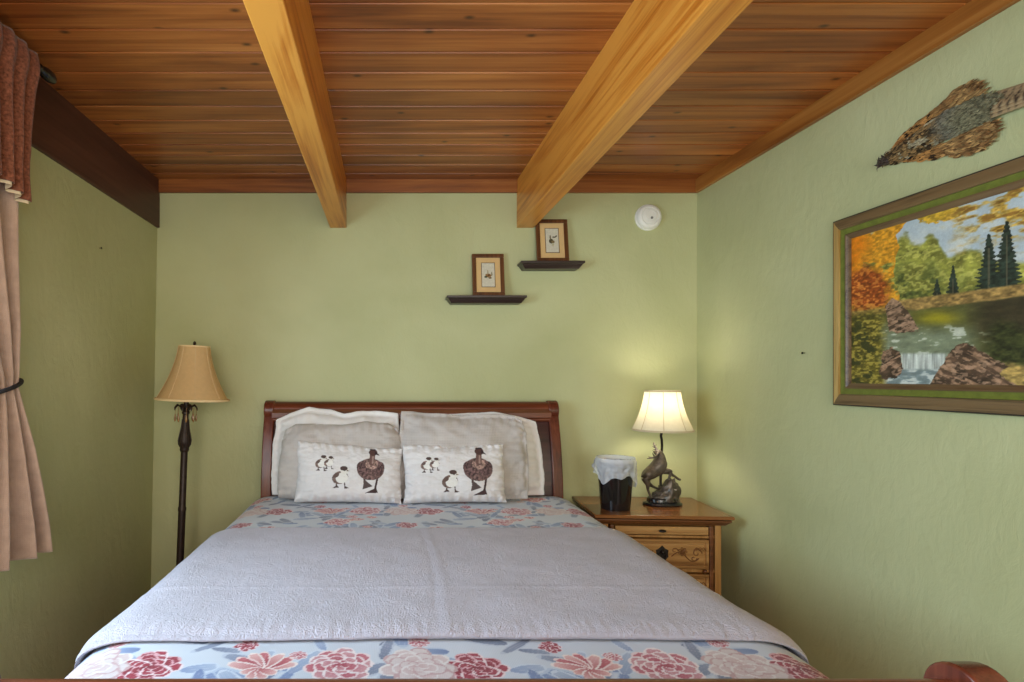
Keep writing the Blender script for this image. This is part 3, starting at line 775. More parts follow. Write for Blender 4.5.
sh = m.build('lamp_shade', M_shade1, TL, 180); sd = sh.modifiers.new('t', 'SOLIDIFY'); sd.thickness = .0015
M_seam = m_simple('shade_piping', lin(206, 190, 156), .7, var=.05)
tr_ = MB(); tr_.lathe([(.1505, SZ0-.003), (.1525, SZ0), (.1515, SZ0+.007), (.149, SZ0+.007), (.148, SZ0)], 0, 0, 64, cap=False); tr_.build('shade_edge_band', M_seam, sh, 60); tr_ = MB(); tr_.lathe([(.0875, SZ1-.006), (.0895, SZ1-.003), (.0885, SZ1+.002), (.086, SZ1)], 0, 0, 64, cap=False)
tr_.build('shade_edge_band', M_seam, sh, 60)
sm = MB()
for k in range(8):
    a = 2*math.pi*(k+.5)/8; sm.tube([((r+.001)*math.cos(a), (r+.001)*math.sin(a), z) for r, z in prof], .0016, 6)
sm.build('shade_seam', M_seam, sh, 60)
MB().tube([(0, 0, .40), (0, 0, .46)], .013, 14).build('socket', M_bronze, TL, 60)
MB().ball((0, 0, .495), .026, sz=1.25).build('bulb', M_bulb, TL, 180)
sp_ = MB()
for k in range(3):
    a = 2*math.pi*k/3; sp_.tube([(0, 0, SZ1-.012), (.086*math.cos(a), .086*math.sin(a), SZ1-.004)], .0015, 6)
sp_.tube([(0, 0, .52), (0, 0, SZ1-.005)], .002, 6).build('shade_fitter', M_bronze, TL, 60)
pl = bpy.data.lights.new('table_lamp_light', 'POINT'); pl.energy = 4.6; pl.color = (1.0, .93, .78); pl.shadow_soft_size = .05
plo = bpy.data.objects.new('table_lamp_light', pl); COL.objects.link(plo); plo.location = (LX, LY, zt+.525)

# ------------------------------------------------------------------ wastebasket + liner
WB = empty('wastebasket', (1.168, 2.985, zt), D(-4))
tag(WB, 'small dark brown plastic wastebasket standing on the nightstand', 'wastebasket')
RB, RT, HB = .071, .090, .238
MB().lathe([(.001, .002), (RB-.004, .002), (RB, .0), (RB+.001, .006), (RT, HB), (RT+.003, HB+.003), (RT+.001, HB+.006), (RT-.004, HB+.003), (RB-.004, .008), (.001, .008)], 0, 0, 48, cap=False).build('bin_body', M_bin, WB, 40)
na, nz_ = 120, 46
A = np.linspace(0, 2*np.pi, na, endpoint=False); Tt = np.linspace(0, 1, nz_); AA, TT = np.meshgrid(A, Tt)
# liner: up the inside, over the rim, down the outside to an uneven hem
hem = .085+.030*np.cos(AA+.5)+.02*np.sin(2*AA+1.0)+.016*np.cos(3*AA+1)+.010*np.sin(7*AA)
inner = TT < .35
k_in = TT/.35; k_out = np.clip((TT-.45)/.55, 0, 1); k_rim = np.clip((TT-.35)/.10, 0, 1)
zz = np.where(inner, .08+(HB-.07)*k_in, np.where(TT < .45, HB+.010+.016*np.sin(k_rim*np.pi), HB+.010-hem*k_out))
rad_at = lambda z: RB+(RT-RB)*np.clip(z/HB, 0, 1.1)
cr = (fbm(AA*4, TT*7, 61, 4)-.5)
per = .5*(np.sin(AA*11+3*np.sin(AA*2))+np.sin(AA*17+1+TT*3))
rr = np.where(inner, rad_at(zz)-.010+.004*cr, np.where(TT < .45, RT-.010+.020*k_rim, rad_at(zz)+.011+.008*k_out))
rr = rr+np.where(inner, 0, .006*per*np.clip(k_out+.2, 0, 1)+.030*cr*np.clip(k_out+.3, 0, 1))
rr = np.where(inner, rr, np.maximum(rr, rad_at(np.minimum(zz, HB))+.006))
V = np.stack([rr*np.cos(AA), rr*np.sin(AA), zz], -1).reshape(-1, 3)
F = grid_faces(nz_, na, True)
bag = finish(np_mesh('bin_liner', V, F), 'bin_liner', M_bag, None, 180)
bag.location = (1.168, 2.985, zt); bag.rotation_euler = (0, 0, D(-4))
tag(bag, 'crumpled clear white plastic liner folded over the rim of the wastebasket', 'bin liner')

# ------------------------------------------------------------------ floor lamp
FLX, FLY = -1.085, 3.03
FL = empty('floor_lamp', (FLX-.012, FLY, 0)); FL.rotation_euler = (0, D(2.2), 0)
tag(FL, 'unlit floor lamp with tan bell shade and dark pole in the corner beside the bed', 'lamp')
MB().lathe([(.001, 0), (.135, 0), (.138, .010), (.130, .018), (.095, .028), (.060, .036), (.040, .055), (.022, .075), (.018, .09), (.001, .09)], 0, 0, 48, cap=False).build('base', M_iron, FL, 40)
m = MB(); m.lathe([(.019, .08), (.019, .60), (.021, .60), (.021, .615), (.018, .62), (.0175, .905), (.020, .907), (.024, .918), (.022, .930), (.030, .945), (.033, .965), (.028, .990), (.020, 1.03), (.016, 1.075), (.015, 1.10), (.020, 1.105), (.020, 1.115), (.013, 1.12), (.013, 1.20), (.001, 1.2)], 0, 0, 28)
for k in range(10):
    a = 2*math.pi*k/10; m.tube([(r*math.cos(a), r*math.sin(a), z) for r, z in ((.022, .93), (.031, .946), (.034, .966), (.029, .99), (.021, 1.03), (.016, 1.075))], .003, 6)
m.build('pole', M_iron, FL, 40)
lf = MB()
for k in range(8):
    a = 2*math.pi*k/8; c_, s_ = math.cos(a), math.sin(a)
    lf.tube([(r*c_, r*s_, z) for r, z in ((.012, 1.115), (.026, 1.140), (.046, 1.150), (.058, 1.136), (.060, 1.122))], [.004, .008, .010, .007, .002], 8, flat=.5)
lf.build('leaf_collar', M_iron, FL, 60)
for k in range(8):
    a = 2*math.pi*(k+.5)/8; d = MB(); x, y = .052*math.cos(a), .052*math.sin(a)
    d.tube([(x, y, 1.138), (x, y, 1.105)], .0012, 5); d.lathe([(.0008, 1.062), (.005, 1.070), (.0065, 1.080), (.003, 1.098), (.001, 1.108)], x, y, 10)
    d.build('bead_drop', M_amber, FL, 60)
FZ0, FZ1 = 1.178, 1.458
M_seam2 = m_simple('tan_piping', lin(236, 206, 156), .7, var=.05)
m, prof = bell(.180, .078, FZ0, FZ1, 72)
sh = m.build('lamp_shade', M_shade2, FL, 180); sd = sh.modifiers.new('t', 'SOLIDIFY'); sd.thickness = .0015; sh.location.x = .032
tr_ = MB(); tr_.lathe([(.1855, FZ0-.003), (.1885, FZ0), (.1875, FZ0+.008), (.185, FZ0+.008), (.1835, FZ0)], 0, 0, 64, cap=False); tr_.build('shade_edge_band', M_seam2, sh, 60); tr_ = MB(); tr_.lathe([(.0785, FZ1-.006), (.0805, FZ1-.003), (.0795, FZ1+.002), (.077, FZ1)], 0, 0, 64, cap=False)
tr_.build('shade_edge_band', M_seam2, sh, 60)
sm = MB()
for k in range(8):
    a = 2*math.pi*(k+.5)/8; sm.tube([((r+.001)*math.cos(a), (r+.001)*math.sin(a), z) for r, z in prof], .0014, 6)
sm.build('shade_seam', M_seam2, sh, 60)
fi = MB(); fi.tube([(-.032, 0, 1.19), (-.01, 0, 1.25), (0, 0, FZ1+.012)], .003, 8)
for k in range(3):
    a = 2*math.pi*k/3; fi.tube([(0, 0, FZ1-.004), (.077*math.cos(a), .077*math.sin(a), FZ1-.004)], .0015, 6)
fi.lathe([(.002, FZ1), (.010, FZ1+.004), (.006, FZ1+.010), (.009, FZ1+.016), (.005, FZ1+.024), (.001, FZ1+.026)], 0, 0, 14)
fi.build('finial', M_iron, FL, 50).location.x = .032

# ------------------------------------------------------------------ wall shelves, pictures, detector
def shelf(x0, x1, ztop, label):
    lay = [(.0, ztop, .0), (.0, ztop-.012, .0), (.010, ztop-.016, 0), (.012, ztop-.022, 0), (.022, ztop-.034, 0), (.026, ztop-.040, 0)]
    yf0, yb0 = YB-.105, YB; vs = []; fs = []
    for e, z, _ in lay: vs += [(x0+e, yf0+e, z), (x1-e, yf0+e, z), (x1-e, yb0, z), (x0+e, yb0, z)]
    for i in range(len(lay)-1):
        for k in range(4): fs.append((i*4+k, i*4+(k+1) % 4, (i+1)*4+(k+1) % 4, (i+1)*4+k))
    fs += [(3, 2, 1, 0), tuple((len(lay)-1)*4+k for k in range(4))]
    m = MB(); m.add(vs, fs); o = m.build('wall_shelf', M_shelf, None, 25, .0015)
    tag(o, label, 'shelf', 'small floating wall shelves'); return o
shelf(.327, .770, 1.748, 'long dark floating shelf, the lower of two, holding one small framed print')
shelf(.738, 1.092, 1.940, 'short dark floating shelf, the upper of two, just below the beam end')
def bird_print(kind):
    def f(x, z):
        cols = np.empty(x.shape+(3,)); cols[:] = np.array([216, 210, 190])*(.97+.05*fbm(x*60, z*60, 3, 3))[..., None]
        if kind == 0: blobs = [(0, -.004, .017, .011, (150, 112, 66)), (-.014, -.012, .010, .005, (70, 72, 50)), (.010, -.018, .010, .005, (120, 92, 56)), (.020, .006, .004, .014, (150, 140, 112)), (-.002, .014, .003, .016, (170, 150, 112)), (.003, -.002, .006, .005, (104, 60, 34))]
        else: blobs = [(-.006, -.004, .012, .014, (84, 76, 52)), (-.010, .018, .004, .014, (120, 108, 80)), (.012, .020, .012, .004, (96, 88, 62)), (.024, .026, .005, .004, (50, 46, 36)), (.004, -.008, .010, .008, (130, 110, 72)), (.004, -.024, .005, .010, (190, 180, 140))]
        n = fbm(x*260, z*260, 9, 2)
        for cx, cz, rx, rz, c in blobs:
            k = ((x-cx)/rx)**2+((z-cz)/rz)**2 < .55+.9*n; cols[k] = np.array(c)
        return cols
    return f
def picture(x, zbase, wd, ht, kind, label, lean, rz=0):
    r = empty('picture_frame', (x, YB-.055, zbase)); r.rotation_euler = (lean, 0, rz); tag(r, label, 'picture', 'small framed bird prints')
    fw, dp = .022, .016; m = MB()
    m.box(-wd/2, wd/2, -dp, 0, 0, fw).box(-wd/2, wd/2, -dp, 0, ht-fw, ht).box(-wd/2, -wd/2+fw, -dp, 0, fw, ht-fw).box(wd/2-fw, wd/2, -dp, 0, fw, ht-fw)
    m.build('frame', M_frame, r, None, .003)
    MB().box(-wd/2+fw*.8, wd/2-fw*.8, -.009, -.002, fw*.8, ht-fw*.8).build('mat_board', M_mat, r, None)
    iw, ih = wd*.40, ht*.56; lw = .003; zc = ht/2; m = MB()
    m.box(-iw/2-lw, iw/2+lw, -.0115, -.009, zc-ih/2-lw, zc-ih/2).box(-iw/2-lw, iw/2+lw, -.0115, -.009, zc+ih/2, zc+ih/2+lw).box(-iw/2-lw, -iw/2, -.0115, -.009, zc-ih/2, zc+ih/2).box(iw/2, iw/2+lw, -.0115, -.009, zc-ih/2, zc+ih/2)
    m.build('inner_border', M_fdark, r, None)
    xs = np.linspace(-iw/2, iw/2, 60); zs = np.linspace(-ih/2, ih/2, 90); X, Z = np.meshgrid(xs, zs)
    V = np.stack([X, 0*X-.0105, Z+zc], -1).reshape(-1, 3)
    finish(np_mesh('bird_print', V, grid_faces(90, 60), bird_print(kind)(X, Z).reshape(-1, 3)), 'bird_print', M_print, r, 180)
    return r
picture(.565, 1.748, .180, .246, 0, 'small brown framed bird print standing on the long lower shelf', D(-9))
picture(.925, 1.940, .180, .250, 1, 'small brown framed bird print standing on the short shelf by the beam end', D(-9))
SDm = empty('smoke_detector', (1.483, YB, 2.205)); tag(SDm, 'round white smoke detector mounted high on the green wall', 'smoke detector')
def ylathe(prof, seg=40):
    m = MB(); m.lathe(prof, 0, 0, seg, cap=False); m.v = [(x, -z, y) for x, y, z in m.v]; return m
ylathe([(.001, 0), (.074, 0), (.074, .010), (.070, .012), (.001, .012)]).build('base', M_white, SDm, 40)
ylathe([(.066, .010), (.070, .016), (.068, .028), (.060, .036), (.050, .038), (.048, .034), (.046, .034), (.044, .039), (.030, .042), (.028, .040), (.026, .042), (.001, .043)]).build('cover', M_white, SDm, 40)
m = ylathe([(.001, .042), (.0075, .042), (.006, .0455), (.001, .046)], 16); m.v = [(x+.006, y, z-.010) for x, y, z in m.v]; m.build('test_button', M_grey, SDm, 40)
def nail(loc, axis, label):
    m = MB(); m.lathe([(.0015, -.008), (.0015, .010), (.005, .010), (.005, .013), (.001, .014)], 0, 0, 12); o = m.build('nail', M_black, None, 40)
    o.location = loc; o.rotation_euler = (0, -R90, 0) if axis == 'R' else ((0, R90, 0) if axis == 'L' else (R90, 0, 0)); tag(o, label, 'nail'); return o
nail((XR, 581*XR/(805-388), 1.29+25*(581*XR/417)/581), 'R', 'tiny dark nail in the bare green wall between the lamp and the landscape painting')
nail((XL+.012, 2.66, 1.885), 'L', 'tiny dark nail high on the wall between the curtain and floor lamp')

# ------------------------------------------------------------------ landscape painting on the right wall
PYL, PYR, PZ0, PZ1 = 2.278, 1.24, 1.184, 1.902
PT = empty('painting', (XR-.001, PYL, PZ0)); PT.rotation_euler = (0, 0, -R90)      # local x runs along the wall, local -y into the room
PW, PH = PYL-PYR, PZ1-PZ0
tag(PT, 'autumn stream landscape oil painting in a wide gilt and olive frame', 'painting')
fw = .086
# moulding cross-section: (inset, height off the wall)
secs = [('frame', [(.005, 0), (.005, .022), (.008, .022), (.022, .027), (.038, .029), (.044, .028), (.045, .0)], None),
        ('frame_band', [(.045, 0), (.045, .026), (.052, .024), (.062, .023), (.066, .023), (.066, 0)], M_olive),
        ('frame_lip', [(.066, 0), (.066, .026), (.070, .026), (.076, .022), (.083, .020), (.086, .019), (.086, 0)], M_fdark)]
def ringframe(name, sec, mats, parent):
    pw, ph = PW, PH
    for side in range(4):
        m = MB(); vs = []
        for e, h in sec:
            c = [(e, e), (pw-e, e), (pw-e, ph-e), (e, ph-e)]
            a, b_ = c[side], c[(side+1) % 4]; vs += [(a[0], -h, a[1]), (b_[0], -h, b_[1])]
        n = len(sec); fs = [(2*i, 2*i+1, 2*i+3, 2*i+2) for i in range(n-1)]+[(2*n-2, 2*n-1, 1, 0), tuple(2*i for i in range(n)), tuple(2*i+1 for i in reversed(range(n)))]
        m.add(vs, fs); o = m.build(name, mats[side], parent, 25)
ringframe('frame_edge', [(0, 0), (0, .019), (.002, .022), (.005, .022), (.005, 0)], [M_edge := m_simple('near_black_edge', lin(40, 32, 24), .5)]*4, PT)
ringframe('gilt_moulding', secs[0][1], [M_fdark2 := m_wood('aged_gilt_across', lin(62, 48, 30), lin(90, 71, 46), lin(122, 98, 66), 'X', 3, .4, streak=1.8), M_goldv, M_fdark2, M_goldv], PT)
ringframe('olive_moulding', secs[1][1], [M_olive]*4, PT)
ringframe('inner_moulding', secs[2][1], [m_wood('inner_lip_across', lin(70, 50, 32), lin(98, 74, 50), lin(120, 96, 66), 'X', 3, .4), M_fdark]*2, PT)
def art(p, q):
    """colours of the canvas at p metres from its left, q metres from its bottom, via picture positions on the wall"""
    Yw = PYL-p; Zw = PZ0+q
    u = 388+581*1.752/Yw; k = Yw/581
    v = 378+(CAMZ-Zw)/k
    c = np.empty(p.shape+(3,))
    n1 = fbm(p*10, q*18, 1, 4); n2 = fbm(p*34, q*62, 2, 3); n3 = fbm(p*75, q*150, 3, 2); n4 = fbm(p*26, q*90, 7, 3)
    def A(x): return np.array(x, float)
    def put(mask, col, n=None, amp=.5):
        cc = A(col)*np.ones(c.shape)
        if n is not None: cc = cc*(1+amp*(n-.5)*2)[..., None]
        m_ = np.clip(mask, 0, 1)[..., None]; c[:] = c*(1-m_)+np.clip(cc, 0, 255)*m_
    sm = lambda e0, e1, x: np.clip((x-e0)/(e1-e0), 0, 1)
    c[:] = A((196, 210, 216))*(.92+.12*n1)[..., None]; put(sm(.5, .75, n1)*sm(200, 240, v), (222, 224, 214))
    # yellow haze of foliage at the left and the far trees
    top = 262-26*np.exp(-((u-905)/14)**2)-26*np.exp(-((u-932)/12)**2)-12*np.exp(-((u-970)/16)**2)+14*(n1-.5)+10*(n2-.5)
    put(sm(-3, 3, v-top), (150, 150, 66), n2, .45); put(sm(.5, .62, n3)*sm(0, 6, v-top), (196, 192, 96), n2, .25); put(sm(0, 25, v-top-18)*sm(.42, .6, n2), (84, 92, 44), n3, .35)
    lf = (u < 898+14*(n1-.5)+30*np.clip((235-v)/40, 0, 1)); put(lf*sm(.36, .5, n2+.25*(v < 262)), (226, 158, 44), n3, .3)
    put(sm(872, 856, u+24*(n1-.5))*(v < 300), (228, 132, 24), n2, .25)
    put((u < 955+20*(n1-.5))*(v < 222+16*(n2-.5)-.0*(u))*sm(.40, .5, n1)*(v < 232-.30*(u-850)+18), (214, 172, 58), n3, .3)
    ru = np.hypot((u-866)/26, (v-292)/26); put(sm(1.05, .75, ru+.5*(n2-.5)), (176, 84, 30), n3, .5); put(sm(1.0, .8, ru+.5*(n2-.5))*sm(.55, .65, n3), (216, 132, 56), n2, .2)
    # upper right golden boughs
    br = sm(945, 985, u+60*(n1-.5))*sm(250, 225, v+40*(n2-.5)); put(br*sm(.40, .52, n4), (206, 168, 76), n3, .35); put(br*sm(.60, .68, n4), (150, 110, 50), n2, .3)
    # dark firs
    for (cx, t, b_, wd) in ((990, 234, 294, 13), (1008, 221, 293, 15), (954, 265, 296, 6), (938, 279, 297, 5), (1060, 200, 292, 18)):
        hgt = np.clip((v-t)/(b_-t), 0, 1.0); ww = wd*(.10+.9*hgt)*(.75+.5*np.abs(np.sin((v-t)*.75+.6*n2)))
        put(((v > t) & (v < b_) & (np.abs(u-cx) < ww*(.7+.6*n3))).astype(float), (44, 56, 46), n3, .5)
        put(((v > t+14) & (v < b_) & (np.abs(u-cx) < .9)).astype(float)*.6, (120, 110, 84))
    # far shore, then water
    sh_ = 306-.125*(u-898)+3*(n1-.5)
    put(sm(-1, 1, v-sh_+6*(u > 895)), (164, 132, 76), n3, .4)
    wt = sh_+6+2*(n2-.5); put(sm(-1, 1, v-wt), (92, 92, 52), n4, .2)
    put(sm(-1, 1, v-wt)*np.exp(-(((u-938)/20)**2+((v-318)/7)**2)), (176, 164, 40), n4, .15)
    put(sm(-1, 1, v-wt)*sm(965, 990, u)*sm(345, 330, v), (66, 58, 38), n4, .25)
    put(sm(322, 336, v)*sm(985, 960, u), (138, 148, 118), n4, .25); put(sm(322, 330, v)*sm(.60, .66, n4)*sm(1000, 960, u), (206, 210, 190))
    put(sm(352, 355, v)*sm(372, 369, v)*sm(900, 904, u)*sm(950, 944, u), (196, 202, 194), fbm(p*160, q*10, 5, 2), .35)
    put(sm(368, 371, v), (140, 156, 156), n4, .35); put(sm(368, 371, v)*sm(.52, .6, n4), (214, 220, 214))
    # left bank
    put(sm(888, 880, u+10*(n1-.5))*sm(306, 318, v+14*(n2-.5)), (120, 108, 40), n3, .55); put(sm(886, 876, u+10*(n2-.5))*sm(312, 322, v)*sm(.54, .64, n3), (176, 158, 70)); put(sm(884, 874, u)*sm(312, 326, v)*sm(.55, .62, n2), (62, 64, 30))
    def rock(poly, hi, lo, sl):
        inside = np.zeros(u.shape, bool); m = len(poly); uj = u+3.5*(n2-.5); vj = v+3.5*(n3-.5)
        for i in range(m):
            (x1, y1), (x2, y2) = poly[i], poly[(i+1) % m]
            cr_ = ((y1 > vj) != (y2 > vj)) & (uj < (x2-x1)*(vj-y1)/((y2-y1) if y2 != y1 else 1e-9)+x1); inside ^= cr_
        put(inside.astype(float), lo, n2, .5); band = fbm((u+sl*v)*.07, (v-sl*u)*.34, 12, 3); put(inside*sm(.54, .60, band+.25*(n2-.5)), hi, n3, .35); put(.6*inside*sm(.62, .66, n3), (190, 154, 126))
    rock([(886, 306), (893, 298), (900, 302), (908, 310), (914, 320), (920, 330), (905, 333), (890, 332)], (164, 130, 104), (92, 70, 54), -.5)
    rock([(880, 372), (884, 352), (892, 347), (900, 352), (904, 368), (900, 376), (884, 380)], (160, 124, 98), (84, 64, 50), -.5)
    put(sm(985, 1000, u+12*(n1-.5))*sm(318, 330, v+.35*(1010-u)+10*(n2-.5))*sm(372, 362, v), (56, 60, 30), n3, .5)
    put(sm(985, 1000, u+.8*(v-372))*sm(360, 366, v+6*(n2-.5)-.05*(u-1000)), (176, 148, 84), n3, .4)
    rock([(926, 391), (934, 378), (944, 364), (952, 350), (960, 344), (968, 343), (980, 350), (996, 360), (1010, 366), (1000, 374), (1016, 384), (1040, 396), (960, 396)], (164, 128, 100), (92, 70, 54), .45)
    return c
cw0, cw1, ch0, ch1 = fw-.004, PW-fw+.004, fw-.004, PH-fw+.004
px_ = np.linspace(cw0, cw1, 420); pz_ = np.linspace(ch0, ch1, 300); PX, PZ = np.meshgrid(px_, pz_)
V = np.stack([PX, 0*PX-.016, PZ], -1).reshape(-1, 3)
cnv = finish(np_mesh('canvas', V, grid_faces(300, 420), art(PX, PZ).reshape(-1, 3)), 'canvas', M_canvas, PT, 180)
cnv['label'] = 'painted canvas of a stream, rocks and autumn trees'

# ------------------------------------------------------------------ pheasant skin mounted on the right wall
PXW = 1.762
def W(zx, zy, PXW=PXW):                  # outline of the bird on the wall: (along the wall towards the room, up)
    u = 810+zx/3.79; v = 60+zy/3.79; Yw = 581*PXW/(u-388)
    return (2.10-Yw, CAMZ+(378-v)*Yw/581-2.06)
PB = empty('pheasant_mount', (XR, 2.10, 2.06)); PB.rotation_euler = (0, 0, -R90)
tag(PB, 'stuffed pheasant with spread brown wings and long tail hung above the landscape painting', 'taxidermy')
def inpoly(x, y, poly):
    ins = np.zeros(np.shape(x), bool); m = len(poly)
    for i in range(m):
        (x1, y1), (x2, y2) = poly[i], poly[(i+1) % m]
        ins ^= ((y1 > y) != (y2 > y)) & (x < (x2-x1)*(y-y1)/((y2-y1) if y2 != y1 else 1e-9)+x1)
    return ins
def edge_dist(x, y, poly):
    d = np.full(np.shape(x), 9.); m = len(poly)
    for i in range(m):
        (x1, y1), (x2, y2) = poly[i], poly[(i+1) % m]; L2 = (x2-x1)**2+(y2-y1)**2+1e-12
        t = np.clip(((x-x1)*(x2-x1)+(y-y1)*(y2-y1))/L2, 0, 1); d = np.minimum(d, np.hypot(x-x1-t*(x2-x1), y-y1-t*(y2-y1)))
    return d
def plumage(name, poly, dirs, L, Wd, step, thick, base, colour, label=None, jit=.25, seed=1):
    """padded relief of the outline, shingled with separate feathers that point along dirs(x,y)."""
    rr = np.random.default_rng(seed); poly = [W(*p) for p in poly]; P = np.array(poly)
    x0, y0 = P.min(0); x1, y1 = P.max(0); Vs = []; Fs = []; Cs = []
    # padded underbody
    gx = np.arange(x0, x1+.006, .006); gy = np.arange(y0, y1+.006, .006); GX, GY = np.meshgrid(gx, gy)
    dd = np.where(inpoly(GX, GY, poly), edge_dist(GX, GY, poly), 0); hh = base+thick*(1-np.exp(-dd/.03))
    ins = dd > .002; idx = -np.ones(GX.shape, int); k = np.argwhere(ins); idx[ins] = np.arange(len(k))
    nb = len(k); ht = hh[ins]
    front = np.stack([GX[ins], -ht, GY[ins]], -1); back = np.stack([GX[ins], 0*ht-.002, GY[ins]], -1)
    Vs += front.tolist()+back.tolist(); cc = colour(GX[ins], GY[ins]); Cs += (cc*.9).tolist()*2
    for i, j in zip(*np.nonzero(ins[:-1, :-1] & ins[1:, :-1] & ins[:-1, 1:] & ins[1:, 1:])):
        a, b_, c_, d_ = idx[i, j], idx[i, j+1], idx[i+1, j+1], idx[i+1, j]
        Fs.append((a, b_, c_, d_)); Fs.append((nb+d_, nb+c_, nb+b_, nb+a))
    pts = []
    for yy in np.arange(y0, y1, step*.62):
        for xx in np.arange(x0, x1, step): pts.append((xx+rr.uniform(-jit, jit)*step, yy+rr.uniform(-jit, jit)*step))
    pts = np.array(pts); ok = inpoly(pts[:, 0], pts[:, 1], poly); pts = pts[ok]
    ds = edge_dist(pts[:, 0], pts[:, 1], poly); h0 = base+thick*(1-np.exp(-ds/.03))
    col = colour(pts[:, 0], pts[:, 1])
    for (x, y), h, c in zip(pts, h0, col):
        a = dirs(x, y)+rr.uniform(-.22, .22); ca, sa = math.cos(a), math.sin(a); l = L*rr.uniform(.8, 1.2); wd = Wd*rr.uniform(.8, 1.15)
        n = len(Vs); tint = rr.uniform(.86, 1.14); tipc = rr.uniform(.62, 1.1)
        for t, wk, hk in ((0, .45, 0.0005), (.35, 1, .002), (.7, .92, .0038), (1.0, .12, .0045)):
            for sgn in (-1, 0, 1):
                yy = h+hk+(.0012 if sgn == 0 else 0)
                Vs.append((x+ca*l*t-sa*wd*wk*sgn*.5, -yy, y+sa*l*t+ca*wd*wk*sgn*.5))
                q = np.clip(np.array(c)*tint*(tipc if t > .6 else 1)*(.82 if sgn == 0 else 1), 0, 255); Cs.append(q.tolist())
        for r in range(3):
            for s_ in range(2): Fs.append((n+r*3+s_, n+r*3+s_+1, n+r*3+s_+4, n+r*3+s_+3))
    me = bpy.data.meshes.new(name); me.from_pydata(Vs, [], Fs)
    at = me.color_attributes.new('paint', 'FLOAT_COLOR', 'POINT'); c4 = np.ones((len(Vs), 4), np.float32); c4[:, :3] = linarr(np.array(Cs)); at.data.foreach_set('color', c4.ravel())
    o = finish(me, name, M_feather, PB, 180)
    if label: o['label'] = label
    return o
def col_body(x, y):
    s = np.asarray(x)/.34; n = fbm(np.asarray(x)*160, np.asarray(y)*160, 5, 2)
    c = np.array([184, 146, 96])*np.ones(np.shape(x)+(3,)); n2 = fbm(np.asarray(x)*60+3, np.asarray(y)*60, 8, 2)
    mot = (n > .52)[..., None]; c = np.where(mot, np.array([92, 72, 50]), c); c = np.where((n2 > .62)[..., None], np.array([216, 200, 164]), c)
    g = .85*np.clip((x-.225)/.05, 0, 1)[..., None]; grey = np.where((n > .5)[..., None], np.array([180, 178, 158]), np.array([152, 148, 132]))
    c = c*(1-g)+grey*g
    o_ = np.clip((x-.27)/.05, 0, 1)[..., None]; c = c*(1-o_)+np.array([162, 154, 120])*o_
    hd = np.clip((.055-x)/.03, 0, 1)[..., None]; c = c*(1-hd)+np.array([92, 66, 44])*hd
    return c
def col_wing(x, y):
    n = fbm(np.asarray(x)*120+7, np.asarray(y)*120, 15, 2); n2 = fbm(np.asarray(x)*40, np.asarray(y)*40, 19, 2)
    c = np.array([222, 160, 92])*np.ones(np.shape(x)+(3,))
    c = np.where((n2 > .6)[..., None], np.array([188, 126, 70]), c)
    spot = (n > .66) & (x < .22); c = np.where(spot[..., None], np.array([44, 32, 24]), c)
    far = np.clip((x-.20)/.06, 0, 1)[..., None]; tan = np.where((n > .5)[..., None], np.array([212, 166, 106]), np.array([164, 120, 74])); return c*(1-far)+tan*far
th_axis = math.atan2(*(lambda a, b: (b[1]-a[1], b[0]-a[0]))(W(280, 385), W(740, 165)))
plumage('wing', [(300, 350), (340, 292), (420, 228), (500, 165), (540, 120), (575, 105), (606, 94), (640, 102), (660, 122), (650, 140), (600, 160), (545, 190), (500, 205), (440, 250), (380, 320), (320, 370)],
        lambda x, y: th_axis+.10, .030, .008, .0085, .026, .004, col_wing, 'upper wing of spotted chestnut and tan feathers', seed=2)
plumage('wing', [(320, 392), (380, 372), (450, 340), (520, 310), (600, 270), (660, 238), (700, 232), (704, 262), (690, 300), (660, 332), (625, 354), (580, 366), (550, 374), (510, 364), (455, 380), (400, 386)],
        lambda x, y: th_axis-.12, .030, .008, .0085, .026, .004, col_wing, 'lower wing of spotted chestnut and tan feathers', seed=3)
plumage('body', [(282, 380), (296, 350), (350, 315), (420, 262), (500, 205), (560, 176), (640, 140), (720, 126), (752, 130), (735, 180), (690, 236), (620, 262), (520, 305), (440, 345), (370, 378), (310, 402)],
        lambda x, y: th_axis, .022, .0065, .007, .046, .006, col_body, seed=4)
def col_tail(x, y):
    c = np.array([124, 108, 80])*np.ones(np.shape(x)+(3,)); return c
# long barred tail feathers, running on past the picture's edge
a0 = np.array(W(715, 172)); a1 = np.array(W(811, 138)); dt = (a1-a0)/np.linalg.norm(a1-a0); nt_ = np.array([-dt[1], dt[0]])
for k in range(6):
    off = (k-2.5)*.0105; ln = .46-.035*abs(k-2.5); ns = 60
    tt = np.linspace(0, 1, ns); ww = .0105*(1-.75*tt**1.5); cen = a0[None]+dt[None]*(tt*ln)[:, None]+nt_[None]*(off*(1-.5*tt))[:, None]
    Vs = []; Cs = []
    for j in range(ns):
        for s_ in (-1, 0, 1):
            p = cen[j]+nt_*ww[j]*s_; Vs.append((p[0], -(.024-.010*tt[j]+.0015*k*(1 if k < 3 else -1)+(.002 if s_ == 0 else 0)), p[1]))
            bar = math.sin(tt[j]*ln*2*math.pi/.022+(.9 if s_ else 0)) > .35
            Cs.append([70, 54, 42] if bar and s_ == 0 or (bar and k in (2, 3)) else [184, 160, 122] if s_ else [158, 130, 96])
    F = grid_faces(ns, 3); o = finish(np_mesh('tail_feather', np.array(Vs), F, np.array(Cs)), 'tail_feather', M_feather, PB, 180)
    sd = o.modifiers.new('t', 'SOLIDIFY'); sd.thickness = .0012
